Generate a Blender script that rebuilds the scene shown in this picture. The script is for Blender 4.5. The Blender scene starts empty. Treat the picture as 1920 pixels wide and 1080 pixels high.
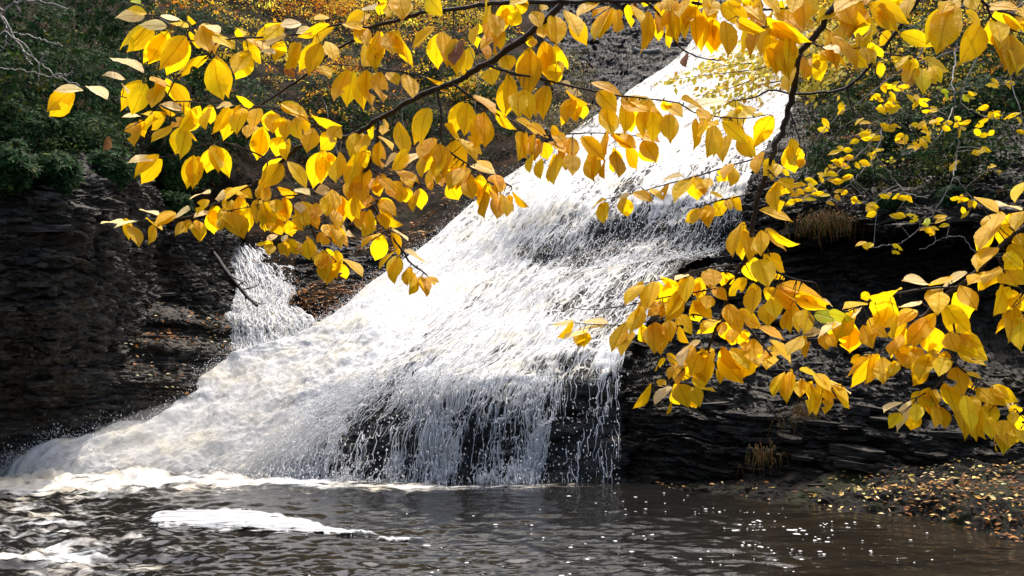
import bpy, math, random
import numpy as np
from mathutils import Vector, Matrix

random.seed(7)
RNG = np.random.default_rng(11)
scene = bpy.context.scene
COL = scene.collection

# ------------------------------------------------------------------ camera
F_PX, PITCH, CAM_H = 2058.7, math.radians(3.72), 1.8
cam_data = bpy.data.cameras.new('camera')
cam_data.sensor_width = 36.0
cam_data.lens = 36.0 * F_PX / 1920.0
cam_data.clip_start, cam_data.clip_end = 0.05, 1000.0
cam = bpy.data.objects.new('camera', cam_data)
COL.objects.link(cam)
cam.location = (0, 0, CAM_H)
cam.rotation_euler = (math.radians(90) + PITCH, 0, 0)
scene.camera = cam

# ------------------------------------------------------------------ sky, sun, exposure
SUN_TO = Vector((0.12, 0.42, 0.88)).normalized()
SUN_STRENGTH, SKY_STRENGTH, EXPOSURE = 2.1, 0.15, 1.2
world = bpy.data.worlds.new('World')
scene.world = world
world.use_nodes = True
wn = world.node_tree
sky = wn.nodes.new('ShaderNodeTexSky')
sky.sky_type = 'NISHITA'
sky.sun_disc = False
sky.sun_elevation = math.asin(SUN_TO.z)
sky.sun_rotation = math.atan2(SUN_TO.x, SUN_TO.y)
sky.air_density, sky.dust_density, sky.ozone_density = 1.0, 6.0, 0.6
bg = wn.nodes['Background']
bg.inputs['Strength'].default_value = SKY_STRENGTH
wn.links.new(sky.outputs[0], bg.inputs['Color'])
sun_data = bpy.data.lights.new('sun', 'SUN')
sun_data.energy = SUN_STRENGTH
sun_data.angle = math.radians(0.5)
sun_data.color = (1.0, 0.94, 0.85)
sun = bpy.data.objects.new('sun', sun_data)
COL.objects.link(sun)
sun.rotation_euler = SUN_TO.to_track_quat('Z', 'Y').to_euler()
vs = scene.view_settings
vs.view_transform, vs.look, vs.gamma, vs.exposure = 'Standard', 'None', 1.0, EXPOSURE
try:
    vs.use_curve_mapping = False
except Exception:
    pass
scene.cycles.max_bounces = 8
scene.cycles.transparent_max_bounces = 12
scene.cycles.transmission_bounces = 4
scene.cycles.caustics_reflective = False

# ------------------------------------------------------------------ helpers
CP_, SP_ = math.cos(PITCH), math.sin(PITCH)


def at(px, py, y):
    """the point on the sight line of pixel (px, py) of the 1920x1080 photograph that lies y metres ahead"""
    px, py, y = np.broadcast_arrays(np.asarray(px, float), np.asarray(py, float), np.asarray(y, float))
    a, b = (px - 960) / F_PX, (540 - py) / F_PX
    dy, dz = CP_ - b * SP_, SP_ + b * CP_
    t = y / dy
    return np.stack([a * t, y, CAM_H + dz * t], -1)


def proj(p):
    """pixel of the photograph a world point falls on (used to say where on a surface foam or moss lies)"""
    d = p - np.array([0, 0, CAM_H])
    fw = d[..., 1] * CP_ + d[..., 2] * SP_
    up = -d[..., 1] * SP_ + d[..., 2] * CP_
    return 960 + F_PX * d[..., 0] / fw, 540 - F_PX * up / fw


def _hash(ix, iy, iz, seed):
    h = (ix.astype(np.int64) * 374761393 + iy.astype(np.int64) * 668265263 + iz.astype(np.int64) * 2147483647 + seed * 974711) & 0xFFFFFFFF
    h = ((h ^ (h >> 13)) * 1274126177) & 0xFFFFFFFF
    h = ((h ^ (h >> 16)) * 2246822519) & 0xFFFFFFFF
    return ((h ^ (h >> 15)) & 0xFFFFFF) / float(0xFFFFFF)


def vnoise(x, y, z, seed=0):
    fx, fy, fz = np.floor(x), np.floor(y), np.floor(z)
    tx, ty, tz = x - fx, y - fy, z - fz
    tx, ty, tz = tx * tx * (3 - 2 * tx), ty * ty * (3 - 2 * ty), tz * tz * (3 - 2 * tz)
    out = 0
    for dx in (0, 1):
        for dy in (0, 1):
            for dz in (0, 1):
                w = (tx if dx else 1 - tx) * (ty if dy else 1 - ty) * (tz if dz else 1 - tz)
                out = out + w * _hash(fx + dx, fy + dy, fz + dz, seed)
    return out


def fbm(x, y, z, octs=4, seed=0, gain=0.5):
    """about -1 .. 1"""
    s, a, n, f = 0, 1.0, 0, 1.0
    for o in range(octs):
        s = s + a * (vnoise(x * f + 17.3 * o, y * f + 5.1 * o, z * f + 9.7 * o, seed + o) * 2 - 1)
        n += a
        a *= gain
        f *= 2.03
    return s / n * 1.5


def sstep(a, b, x):
    t = np.clip((x - a) / (b - a), 0, 1)
    return t * t * (3 - 2 * t)


def catmull(P, n):
    """Catmull-Rom resampling of P (k, ...) to n points along axis 0, ends included"""
    P = np.asarray(P, float)
    k = len(P)
    ext = np.concatenate([[2 * P[0] - P[1]], P, [2 * P[-1] - P[-2]]], 0)
    t = np.linspace(0, k - 1, n)
    i = np.minimum(np.floor(t).astype(int), k - 2)
    f = (t - i).reshape((-1,) + (1,) * (P.ndim - 1))
    a, b, c, d = ext[i], ext[i + 1], ext[i + 2], ext[i + 3]
    return 0.5 * (2 * b + (c - a) * f + (2 * a - 5 * b + 4 * c - d) * f ** 2 + (3 * b - a - 3 * c + d) * f ** 3)


def patch(rows, nv, nu):
    """dense surface (nv, nu, 3) through a grid of (px, py, distance) control points"""
    G = np.array(rows, float)
    W = at(G[..., 0], G[..., 1], G[..., 2])
    S = catmull(W, nv)
    S = np.swapaxes(catmull(np.swapaxes(S, 0, 1), nu), 0, 1)
    return S


def normals(S):
    dv = np.gradient(S, axis=0)
    du = np.gradient(S, axis=1)
    n = np.cross(dv, du)
    n /= np.maximum(np.linalg.norm(n, axis=-1, keepdims=True), 1e-9)
    c = np.array([0, 0, CAM_H]) - S
    flip = np.sign((n * c).sum(-1).mean())
    return n * (flip if flip else 1)


def fast_mesh(name, verts, faces, smooth=True):
    """mesh from numpy arrays; faces is (n, 3) or (n, 4)"""
    verts = np.ascontiguousarray(verts, np.float32).reshape(-1, 3)
    faces = np.ascontiguousarray(faces, np.int32)
    k = faces.shape[1]
    me = bpy.data.meshes.new(name)
    me.vertices.add(len(verts))
    me.vertices.foreach_set('co', verts.ravel())
    me.loops.add(faces.size)
    me.loops.foreach_set('vertex_index', faces.ravel())
    me.polygons.add(len(faces))
    me.polygons.foreach_set('loop_start', np.arange(0, faces.size, k, dtype=np.int32))
    me.polygons.foreach_set('loop_total', np.full(len(faces), k, np.int32))
    me.polygons.foreach_set('use_smooth', np.full(len(faces), smooth, bool))
    me.update(calc_edges=True)
    me.validate()
    return me


def grid_faces(nv, nu):
    i = np.arange(nv * nu).reshape(nv, nu)
    return np.stack([i[:-1, :-1], i[1:, :-1], i[1:, 1:], i[:-1, 1:]], -1).reshape(-1, 4)


def add_attr(me, name, vals):
    a = me.attributes.new(name, 'FLOAT', 'POINT')
    a.data.foreach_set('value', np.ascontiguousarray(vals, np.float32).ravel())


def add_color(me, name, cols):
    a = me.attributes.new(name, 'FLOAT_COLOR', 'POINT')
    c = np.ones((len(me.vertices), 4), np.float32)
    c[:, :3] = cols
    a.data.foreach_set('color', c.ravel())


def add_uv(me, uv):
    l = me.uv_layers.new(name='uv')
    vi = np.empty(len(me.loops), np.int32)
    me.loops.foreach_get('vertex_index', vi)
    l.data.foreach_set('uv', np.ascontiguousarray(uv.reshape(-1, 2)[vi], np.float32).ravel())


def link(name, me, mat=None, parent=None, loc=None):
    o = bpy.data.objects.new(name, me)
    COL.objects.link(o)
    if mat is not None and not me.materials:
        me.materials.append(mat)
    if parent is not None:
        o.parent = parent
    if loc is not None:
        o.location = loc
    return o


def empty(name, loc):
    o = bpy.data.objects.new(name, None)
    o.empty_display_size = 0.1
    COL.objects.link(o)
    o.location = loc
    return o


def tag(o, label=None, cat=None, group=None, kind=None):
    if label:
        o['label'] = label
    if cat:
        o['category'] = cat
    if group:
        o['group'] = group
    if kind:
        o['kind'] = kind
    return o


class Mat:
    """small wrapper for building node materials"""

    def __init__(self, name):
        self.m = bpy.data.materials.new(name)
        self.m.use_nodes = True
        self.t = self.m.node_tree
        self.t.nodes.clear()
        self.out = self.n('ShaderNodeOutputMaterial')

    def n(self, typ, **kw):
        nd = self.t.nodes.new(typ)
        for k, v in kw.items():
            if k.startswith('i_'):
                nd.inputs[k[2:].replace('_', ' ')].default_value = v
            else:
                setattr(nd, k, v)
        return nd

    def l(self, a, b):
        self.t.links.new(a, b)

    def math(self, op, a, b=None, clamp=False):
        nd = self.n('ShaderNodeMath', operation=op, use_clamp=clamp)
        for i, v in enumerate((a, b)):
            if v is None:
                continue
            if isinstance(v, (int, float)):
                nd.inputs[i].default_value = v
            else:
                self.l(v, nd.inputs[i])
        return nd.outputs[0]

    def noise(self, vec, scale, detail=4, rough=0.55, dist=0.0):
        nd = self.n('ShaderNodeTexNoise')
        nd.inputs['Scale'].default_value = scale
        nd.inputs['Detail'].default_value = detail
        nd.inputs['Roughness'].default_value = rough
        nd.inputs['Distortion'].default_value = dist
        if vec is not None:
            self.l(vec, nd.inputs['Vector'])
        return nd.outputs[0]

    def mapping(self, vec, scale, loc=(0, 0, 0)):
        nd = self.n('ShaderNodeMapping')
        nd.inputs['Scale'].default_value = scale
        nd.inputs['Location'].default_value = loc
        self.l(vec, nd.inputs['Vector'])
        return nd.outputs[0]

    def ramp(self, fac, stops):
        nd = self.n('ShaderNodeValToRGB')
        e = nd.color_ramp.elements
        while len(e) < len(stops):
            e.new(0.5)
        for el, (p, c) in zip(e, stops):
            el.position = p
            el.color = (c, c, c, 1) if isinstance(c, (int, float)) else (*c, 1)
        self.l(fac, nd.inputs[0])
        return nd.outputs[0]

    def mix(self, fac, a, b, mode='MIX'):
        nd = self.n('ShaderNodeMix', data_type='RGBA', blend_type=mode)
        for s, v in ((nd.inputs[0], fac), (nd.inputs[6], a), (nd.inputs[7], b)):
            if isinstance(v, (int, float)):
                s.default_value = v
            elif isinstance(v, tuple):
                s.default_value = (*v, 1)
            else:
                self.l(v, s)
        return nd.outputs[2]

    def smooth(self, v, a, b):
        nd = self.n('ShaderNodeMapRange', interpolation_type='SMOOTHSTEP')
        self.l(v, nd.inputs[0])
        for i, x in ((1, a), (2, b)):
            if isinstance(x, (int, float)):
                nd.inputs[i].default_value = x
            else:
                self.l(x, nd.inputs[i])
        return nd.outputs[0]

    def attr(self, name):
        return self.n('ShaderNodeAttribute', attribute_name=name)

    def bump(self, h, strength, dist):
        nd = self.n('ShaderNodeBump')
        nd.inputs['Strength'].default_value = strength
        nd.inputs['Distance'].default_value = dist
        self.l(h, nd.inputs['Height'])
        return nd.outputs[0]

    def coord(self, which='Object'):
        return self.n('ShaderNodeTexCoord').outputs[which]


def tube_mesh(path, rad, sides=6, bump=0.0, seed=0):
    """verts, quad faces of a tube along path (n,3) with radii (n,)"""
    path = np.asarray(path, float)
    n = len(path)
    rad = np.broadcast_to(np.asarray(rad, float), (n,)).copy()
    if bump:
        r = np.random.default_rng(seed)
        rad *= 1 + bump * r.uniform(-1, 1, n)
    tan = np.gradient(path, axis=0)
    tan /= np.maximum(np.linalg.norm(tan, axis=1, keepdims=True), 1e-9)
    ref = np.array([0.31, 0.2, 0.93])
    a = np.cross(tan, ref)
    a /= np.maximum(np.linalg.norm(a, axis=1, keepdims=True), 1e-9)
    b = np.cross(tan, a)
    ang = np.arange(sides) * 2 * math.pi / sides
    V = path[:, None] + rad[:, None, None] * (np.cos(ang)[None, :, None] * a[:, None] + np.sin(ang)[None, :, None] * b[:, None])
    i = np.arange(n * sides).reshape(n, sides)
    j = np.roll(i, -1, 1)
    Fq = np.stack([i[:-1], j[:-1], j[1:], i[1:]], -1).reshape(-1, 4)
    return V.reshape(-1, 3), Fq


def join(parts):
    vs_, fs_, k = [], [], 0
    for v, f in parts:
        vs_.append(v)
        fs_.append(f + k)
        k += len(v)
    return np.concatenate(vs_), np.concatenate(fs_)
# ------------------------------------------------------------------ rock materials
def rock_mat(name, dark, mid, light, wet=0.45, moss=0.0, speck=0.5, zs=7.0, spec=0.14, flake=0.9):
    M = Mat(name)
    co = M.coord()
    s1 = M.noise(M.mapping(co, (1.6, 1.6, zs)), 1.0, 6, 0.62, 0.4)
    s2 = M.noise(M.mapping(co, (0.5, 0.5, 0.9)), 1.0, 3, 0.5)
    s3 = M.noise(M.mapping(co, (9, 9, 22)), 1.0, 4, 0.6)
    f = M.math('ADD', M.math('MULTIPLY', s1, 0.55), M.math('ADD', M.math('MULTIPLY', s2, 0.25), M.math('MULTIPLY', s3, 0.2)))
    c = M.ramp(f, [(0.30, dark), (0.5, mid), (0.72, light)])
    # thin flakes of shale, each with its own tone
    wv = M.n('ShaderNodeVectorMath', operation='ADD')
    nz = M.n('ShaderNodeTexNoise')
    nz.inputs['Scale'].default_value = 3.0
    M.l(co, nz.inputs['Vector'])
    sc_ = M.n('ShaderNodeVectorMath', operation='SCALE')
    sc_.inputs['Scale'].default_value = 0.12
    M.l(nz.outputs['Color'], sc_.inputs[0])
    M.l(co, wv.inputs[0])
    M.l(sc_.outputs[0], wv.inputs[1])
    fl = M.n('ShaderNodeTexVoronoi', feature='F1')
    fl.inputs['Scale'].default_value = 1.0
    fl.inputs['Randomness'].default_value = 1.0
    M.l(M.mapping(wv.outputs[0], (4.5, 4.5, 17.0)), fl.inputs['Vector'])
    fsep = M.n('ShaderNodeSeparateColor')
    M.l(fl.outputs['Color'], fsep.inputs[0])
    tone = M.ramp(fsep.outputs[0], [(0.1, 0.45), (0.6, 0.95), (0.95, 1.9)])
    c = M.mix(flake, c, tone, 'MULTIPLY')
    br = M.noise(M.mapping(co, (0.8, 0.8, 1.4), (4, 2, 7)), 1.0, 4, 0.55)
    c = M.mix(M.math('MULTIPLY', M.smooth(br, 0.5, 0.68), 0.55), c, (mid[0] * 1.35, mid[1] * 1.05, mid[2] * 0.7))
    vo = M.n('ShaderNodeTexVoronoi')
    vo.inputs['Scale'].default_value = 1.0
    M.l(M.mapping(co, (7, 7, 15)), vo.inputs['Vector'])
    sp = M.math('MULTIPLY', M.smooth(vo.outputs['Distance'], 0.22, 0.1), M.smooth(M.noise(co, 2.3, 3), 0.5, 0.62))
    c = M.mix(M.math('MULTIPLY', sp, speck), c, (0.12, 0.115, 0.105))
    if moss:
        mo = M.smooth(M.noise(M.mapping(co, (1.3, 1.3, 1.8), (9, 1, 3)), 1.0, 5, 0.62), 0.56, 0.68)
        c = M.mix(M.math('MULTIPLY', mo, moss), c, (0.022, 0.028, 0.006))
    bs = M.n('ShaderNodeBsdfPrincipled')
    M.l(c, bs.inputs['Base Color'])
    M.l(M.ramp(s3, [(0.35, wet - 0.15), (0.7, wet + 0.25)]), bs.inputs['Roughness'])
    bs.inputs['Specular IOR Level'].default_value = spec
    hgt = M.math('ADD', M.math('MULTIPLY', s1, 0.6), M.math('MULTIPLY', M.noise(M.mapping(co, (22, 22, 50)), 1.0, 5, 0.65), 0.5))
    hgt = M.math('SUBTRACT', hgt, M.math('MULTIPLY', fl.outputs['Distance'], 0.5 * flake))
    M.l(M.bump(hgt, 0.9, 0.06), bs.inputs['Normal'])
    M.l(bs.outputs[0], M.out.inputs[0])
    return M.m


ROCK_L = rock_mat('lichened shale', (0.011, 0.0102, 0.009), (0.038, 0.0345, 0.0295), (0.105, 0.095, 0.081), 0.65, 0.35, 0.45)
ROCK_R = rock_mat('dark wet shale', (0.008, 0.0073, 0.0062), (0.022, 0.019, 0.0148), (0.046, 0.039, 0.029), 0.55, 0.4, 0.35)
ROCK_F = rock_mat('wet cascade rock', (0.003, 0.003, 0.003), (0.010, 0.0098, 0.0085), (0.028, 0.027, 0.022), 0.5, 0.8, 0.0, 7.0, 0.15)
ROCK_B = rock_mat('grey bedrock', (0.010, 0.010, 0.0101), (0.019, 0.019, 0.0191), (0.032, 0.032, 0.032), 0.7, 0.3, 0.1, 3.0, 0.12, 0.5)


def ground_mat(name, litter):
    M = Mat(name)
    co = M.coord()
    n1 = M.noise(co, 1.1, 5, 0.6)
    n2 = M.noise(co, 9.0, 4, 0.6)
    c = M.ramp(n2, [(0.3, (0.006, 0.005, 0.0035)), (0.55, (0.016, 0.012, 0.008)), (0.75, (0.034, 0.022, 0.011))])
    c = M.mix(M.math('MULTIPLY', M.smooth(n1, 0.5, 0.65), litter), c, (0.06, 0.028, 0.010))
    c = M.mix(M.math('MULTIPLY', M.smooth(M.noise(co, 0.8, 5, 0.6), 0.52, 0.66), 0.6), c, (0.014, 0.018, 0.006))
    bs = M.n('ShaderNodeBsdfPrincipled')
    bs.inputs['Roughness'].default_value = 0.9
    bs.inputs['Specular IOR Level'].default_value = 0.05
    M.l(c, bs.inputs['Base Color'])
    M.l(M.bump(M.noise(co, 14, 5, 0.65), 0.8, 0.08), bs.inputs['Normal'])
    M.l(bs.outputs[0], M.out.inputs[0])
    return M.m


SOIL = ground_mat('forest floor', 0.5)
SHORE = ground_mat('mossy bank', 0.2)


def strata(S, N, k, amp, seed, rough=0.03, big=2.5, along=(0.9, 0.44), fine=1.3):
    """bedded rock: thin uneven beds that step in and out and pinch out sideways, under thicker benches"""
    x, y, z = S[..., 0], S[..., 1], S[..., 2]
    s = x * along[0] + y * along[1]
    hz = z + 0.16 * fbm(x * 0.35, y * 0.35, z * 0.3, 3, seed) + 0.05 * fbm(x * 1.7, y * 1.7, z * 1.7, 3, seed + 5) + 0.02 * s
    zz = hz * 0
    d = 0
    for kk, a, bl in ((k, amp * 0.75, 1.6), (k / 3.1, amp * big * 0.55, 0.7)):
        h = hz * kk
        h = h + 0.9 * vnoise(h * 0.6, zz, zz, seed + 12) + 0.5 * fbm(s * 1.5, hz * 2, zz, 3, seed + 9)
        la = np.floor(h)
        f = h - la
        r1 = _hash(la, zz, zz, seed + 3)
        sc = s * (bl * (0.5 + 1.4 * _hash(la, zz, zz, seed + 4))) + r1 * 31 + 0.7 * (f - 0.5) * (r1 - 0.5) + 0.5 * fbm(s * 2.5, hz * 4, zz, 3, seed + 2)
        b = np.floor(sc)
        g = sc - b
        r2, r3 = _hash(la, b, zz, seed + 6), _hash(la, b + 1, zz, seed + 6)
        r2 = r2 + (r3 - r2) * sstep(0.72, 1.0, g)
        d = d + a * (0.4 * r1 + 0.6 * r2 - 0.5)
        d = d - a * 0.4 * sstep(0.25 + 0.2 * r2, 0.0, f) + a * 0.15 * (f - 0.5)
    q = 3.2 * fbm(s * 1.8, y * 1.8, hz * k * fine, 5, seed + 15, 0.62)
    q = np.floor(q) + sstep(0.8, 1.0, q - np.floor(q))
    d = d + amp * 0.62 * q / 3.2
    d = d + rough * fbm(x * 5, y * 5, z * 14, 4, seed + 8, 0.65)
    n = N.copy()
    n[..., 2] *= 0.35
    n /= np.linalg.norm(n, axis=-1, keepdims=True)
    return S + n * d[..., None]


def slab_mesh(seed):
    """one irregular flat rock slab, about 1 x 0.6 x 0.16, with a broken edge"""
    r = random.Random(seed)
    n = 8
    top, bot = [], []
    for i in range(n):
        a = i * 2 * math.pi / n + r.uniform(-0.25, 0.25)
        q = r.uniform(0.75, 1.1)
        x, y = 0.5 * q * math.cos(a), 0.33 * q * math.sin(a)
        top.append((x, y, 0.075 + r.uniform(-0.02, 0.02)))
        e = r.uniform(0.86, 1.03)
        bot.append((x * e, y * e, -0.075 + r.uniform(-0.02, 0.02)))
    me = bpy.data.meshes.new('slab')
    v = top + bot + [(0, 0, 0.085), (0, 0, -0.08)]
    f = [(i, (i + 1) % n, 2 * n) for i in range(n)] + [(n + (i + 1) % n, n + i, 2 * n + 1) for i in range(n)]
    f += [(i, n + i, n + (i + 1) % n, (i + 1) % n) for i in range(n)]
    me.from_pydata(v, [], f)
    me.update()
    return me


def add_slabs(parent, S, N, mat, count, size, seed, sel=None, out=0.04):
    """rock slabs that stick out of a rock face, each an object of its own"""
    r = np.random.default_rng(seed)
    ms = []
    for i in range(7):
        me = slab_mesh(seed * 13 + i)
        me.materials.append(mat)
        ms.append(me)
    nv, nu = S.shape[:2]
    done = tries = 0
    while done < count and tries < count * 40:
        tries += 1
        a, b = r.integers(8, nv - 8), r.integers(8, nu - 8)
        p, n = S[a, b], N[a, b]
        X, Y = proj(p)
        if not (-60 < X < 1980 and -40 < Y < 1120) or (sel is not None and not sel(X, Y)):
            continue
        o = bpy.data.objects.new('rock_slab', ms[done % 7])
        COL.objects.link(o)
        o.parent = parent
        o.location = Vector(p + n * out * r.uniform(-0.6, 1.0))
        yaw = math.atan2(n[1], n[0]) + math.pi / 2
        o.rotation_euler = (r.normal(0, 0.07), r.normal(0, 0.07), yaw + r.normal(0, 0.25))
        s = size * r.lognormal(0, 0.35)
        o.scale = (s * r.uniform(0.8, 1.5), s * r.uniform(0.7, 1.0), s * r.uniform(0.6, 1.1))
        done += 1


# ------------------------------------------------------------------ ground sheet far beyond the gorge
gx = np.linspace(-1, 1, 81) ** 3 * 320
GX, GY = np.meshgrid(gx, gx + 10, indexing='xy')
GZ = -1.3 + 0.25 * fbm(GX * 0.2, GY * 0.2, GX * 0, 3, 3)
GZ += sstep(45, 75, GY) * 22 + sstep(14, 45, np.abs(GX + 2)) * 16 * sstep(-40, 0, GY)
me = fast_mesh('ground', np.stack([GX, GY, GZ], -1), grid_faces(81, 81))
tag(link('ground', me, SOIL), kind='structure')

# ------------------------------------------------------------------ left rock wall
LW = [
    [(-700, 250, 14), (-300, 262, 15.8), (0, 285, 16.9), (130, 290, 17.6), (240, 297, 19.2), (310, 385, 22), (385, 410, 23), (470, 425, 25.6)],
    [(-700, 300, 11), (-300, 312, 13.6), (0, 322, 14.9), (130, 332, 15.6), (235, 345, 17.2), (300, 425, 21.2), (377, 445, 22.2), (440, 475, 24)],
    [(-700, 470, 10.6), (-300, 470, 13.2), (0, 470, 14.7), (135, 470, 15.3), (228, 450, 17), (292, 485, 21.1), (372, 505, 21.9), (432, 540, 23)],
    [(-700, 640, 11.5), (-300, 620, 13.8), (0, 600, 15.1), (120, 600, 15.8), (210, 560, 17.5), (292, 562, 20.9), (380, 570, 21.2), (436, 600, 21.9)],
    [(-700, 720, 12.6), (-300, 710, 15), (0, 695, 16.3), (115, 690, 16.9), (205, 655, 18.0), (292, 640, 20), (390, 645, 20.3), (445, 655, 20.8)],
    [(-700, 800, 13.4), (-300, 800, 15.7), (0, 790, 17), (112, 780, 17.4), (210, 755, 18.1), (305, 725, 19.1), (402, 690, 19.9), (470, 700, 20.0)],
    [(-700, 960, 13.8), (-300, 915, 15.9), (0, 893, 17.3), (112, 888, 17.6), (205, 885, 18.0), (310, 850, 18.7), (420, 780, 19.3), (510, 740, 19.5)],
    [(-700, 1050, 13.9), (-300, 980, 16.0), (0, 940, 17.4), (112, 935, 17.7), (205, 925, 18.1), (310, 900, 18.8), (430, 840, 19.4), (540, 800, 19.5)],
]
S = patch(LW, 430, 430)
N = normals(S)
SL = strata(S, N, 5.0, 0.11, 21, 0.10, 2.2, (0.85, 0.5), 0.6)
SL = SL + N * (0.10 * fbm(SL[..., 0] * 2.2, SL[..., 1] * 2.2, SL[..., 2] * 2.6, 4, 27, 0.6))[..., None]
rw = link('rock_wall', fast_mesh('rock_wall', SL, grid_faces(430, 430), smooth=False), ROCK_L)
tag(rw, kind='structure')
add_slabs(rw, SL, N, ROCK_L, 210, 0.30, 5, lambda X, Y: Y > 330 and not (X > 430), 0.08)

# stepped ledges below the recess of the left wall
LG = [
    [(190, 530, 22.4), (250, 535, 22.4), (310, 540, 22.4), (375, 560, 22.4), (436, 582, 22.6)],
    [(205, 582, 19.95), (255, 584, 19.9), (312, 590, 20.0), (375, 600, 20.4), (434, 613, 20.9)],
    [(203, 610, 19.9), (255, 612, 19.85), (312, 616, 19.95), (375, 628, 20.3), (436, 640, 20.8)],
    [(185, 640, 18.95), (245, 642, 18.95), (312, 648, 19.1), (375, 658, 19.5), (442, 668, 20.0)],
    [(184, 668, 18.9), (245, 668, 18.9), (312, 673, 19.05), (375, 684, 19.45), (442, 695, 19.9)],
    [(110, 698, 17.8), (200, 702, 18.1), (300, 712, 18.5), (365, 724, 18.9), (422, 735, 19.3)],
    [(110, 738, 17.75), (200, 745, 18.05), (300, 758, 18.45), (365, 768, 18.85), (410, 778, 19.2)],
    [(40, 845, 17.3), (150, 850, 17.7), (280, 858, 18.2), (345, 858, 18.6), (400, 850, 18.9)],
    [(40, 910, 17.2), (150, 915, 17.6), (280, 920, 18.1), (345, 915, 18.5), (400, 910, 18.8)],
]
S = patch(LG, 260, 260)
N = normals(S)
LGS = strata(S, N, 8.0, 0.09, 93, 0.05, 1.6, (0.85, 0.5))
lg = link('rock_wall', fast_mesh('rock_wall', LGS, grid_faces(260, 260), smooth=False), ROCK_L)
tag(lg, kind='structure')
add_slabs(lg, LGS, N, ROCK_L, 40, 0.3, 8)

# ------------------------------------------------------------------ right rock wall
RW = [
    [(1505, 178, 30.6), (1560, 180, 29), (1640, 190, 26), (1760, 200, 23), (1910, 200, 21), (2250, 180, 18), (2700, 150, 15)],
    [(1448, 262, 26.2), (1505, 285, 24.3), (1600, 310, 21.8), (1745, 320, 19.7), (1895, 320, 18.1), (2250, 310, 15.4), (2700, 300, 12.6)],
    [(1408, 340, 22.8), (1485, 352, 21.5), (1592, 372, 19.7), (1738, 385, 18.1), (1892, 385, 16.8), (2250, 385, 14.2), (2700, 390, 11.6)],
    [(1392, 392, 22.2), (1472, 405, 20.8), (1588, 415, 18.9), (1735, 424, 17.4), (1890, 425, 16.1), (2250, 430, 13.6), (2700, 440, 11)],
    [(1372, 468, 22.2), (1455, 480, 21.4), (1582, 475, 20.2), (1730, 482, 18.9), (1890, 490, 17.6), (2250, 500, 15), (2700, 520, 12.2)],
    [(1300, 520, 20.6), (1405, 560, 20.2), (1545, 572, 19.8), (1705, 585, 18.4), (1880, 595, 17.1), (2250, 620, 14.4), (2700, 650, 11.6)],
    [(1235, 605, 18.9), (1335, 640, 18.0), (1485, 655, 17.5), (1645, 672, 16.2), (1850, 695, 14.9), (2250, 740, 12.6), (2700, 800, 10.2)],
    [(1172, 705, 17.2), (1262, 740, 16.5), (1420, 765, 15.9), (1602, 785, 14.9), (1830, 795, 13.9), (2250, 850, 11.7), (2700, 930, 9.4)],
    [(1165, 800, 16.9), (1252, 830, 16.2), (1405, 845, 15.5), (1590, 855, 14.6), (1822, 860, 13.5), (2250, 930, 11.3), (2700, 1040, 9.2)],
    [(1160, 915, 16.8), (1250, 915, 16.1), (1400, 925, 15.4), (1585, 925, 14.5), (1820, 930, 13.4), (2250, 1020, 11.2), (2700, 1150, 9.1)],
    [(1160, 965, 16.9), (1250, 965, 16.2), (1400, 975, 15.5), (1585, 980, 14.6), (1820, 990, 13.5), (2250, 1090, 11.3), (2700, 1250, 9.2)],
]
S = patch(RW, 460, 430)
N = normals(S)
SR = strata(S, N, 9.0, 0.16, 43, 0.04, 2.0, (0.8, -0.6))
rw = link('rock_wall', fast_mesh('rock_wall', SR, grid_faces(460, 430), smooth=False), ROCK_R)
tag(rw, kind='structure')
add_slabs(rw, SR, N, ROCK_R, 290, 0.36, 6, lambda X, Y: Y > 400, 0.09)

# ------------------------------------------------------------------ mossy bank at the right foot of the wall
BK = [
    [(1230, 905, 16.1), (1330, 899, 15.6), (1500, 890, 14.9), (1700, 878, 14.0), (1900, 862, 13.2), (2250, 860, 11.4), (2600, 900, 10)],
    [(1225, 909, 16.0), (1330, 910, 15.2), (1500, 913, 14.5), (1700, 909, 13.5), (1900, 902, 12.7), (2250, 930, 10.8), (2600, 1000, 9.2)],
    [(1215, 910, 15.9), (1330, 914, 15.0), (1500, 922, 14.2), (1710, 925, 13.0), (1910, 930, 11.9), (2250, 1020, 10.0), (2600, 1120, 8.4)],
    [(1210, 914, 15.8), (1330, 922, 14.8), (1500, 941, 13.8), (1740, 972, 12.4), (1920, 1015, 10.9), (2250, 1120, 8.8), (2600, 1260, 7.2)],
    [(1205, 930, 15.7), (1330, 945, 14.5), (1500, 975, 13.2), (1760, 1035, 11.4), (1940, 1100, 9.9), (2250, 1250, 7.8), (2600, 1450, 6.2)],
]
S = patch(BK, 200, 360)
N = normals(S)
BKS = strata(S, np.broadcast_to(np.array([0, -0.25, 1.0]), S.shape).copy(), 9.0, 0.07, 77, 0.05, 2.0, (0.8, -0.6))
BKS[..., 2] += 0.05 * fbm(BKS[..., 0] * 1.6, BKS[..., 1] * 1.6, BKS[..., 2] * 0, 3, 5)
me = fast_mesh('shore', BKS, grid_faces(200, 360))
M = Mat('mossy ledge')
co = M.coord()
c = M.ramp(M.noise(M.mapping(co, (2.5, 2.5, 6)), 1.0, 5, 0.6), [(0.3, (0.0025, 0.0022, 0.0018)), (0.55, (0.007, 0.0056, 0.0036)), (0.75, (0.016, 0.011, 0.0065))])
c = M.mix(M.math('MULTIPLY', M.smooth(M.noise(co, 1.3, 5, 0.6), 0.5, 0.62), 0.8), c, (0.015, 0.017, 0.004))
bs = M.n('ShaderNodeBsdfPrincipled')
bs.inputs['Roughness'].default_value = 0.75
bs.inputs['Specular IOR Level'].default_value = 0.1
M.l(c, bs.inputs['Base Color'])
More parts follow.
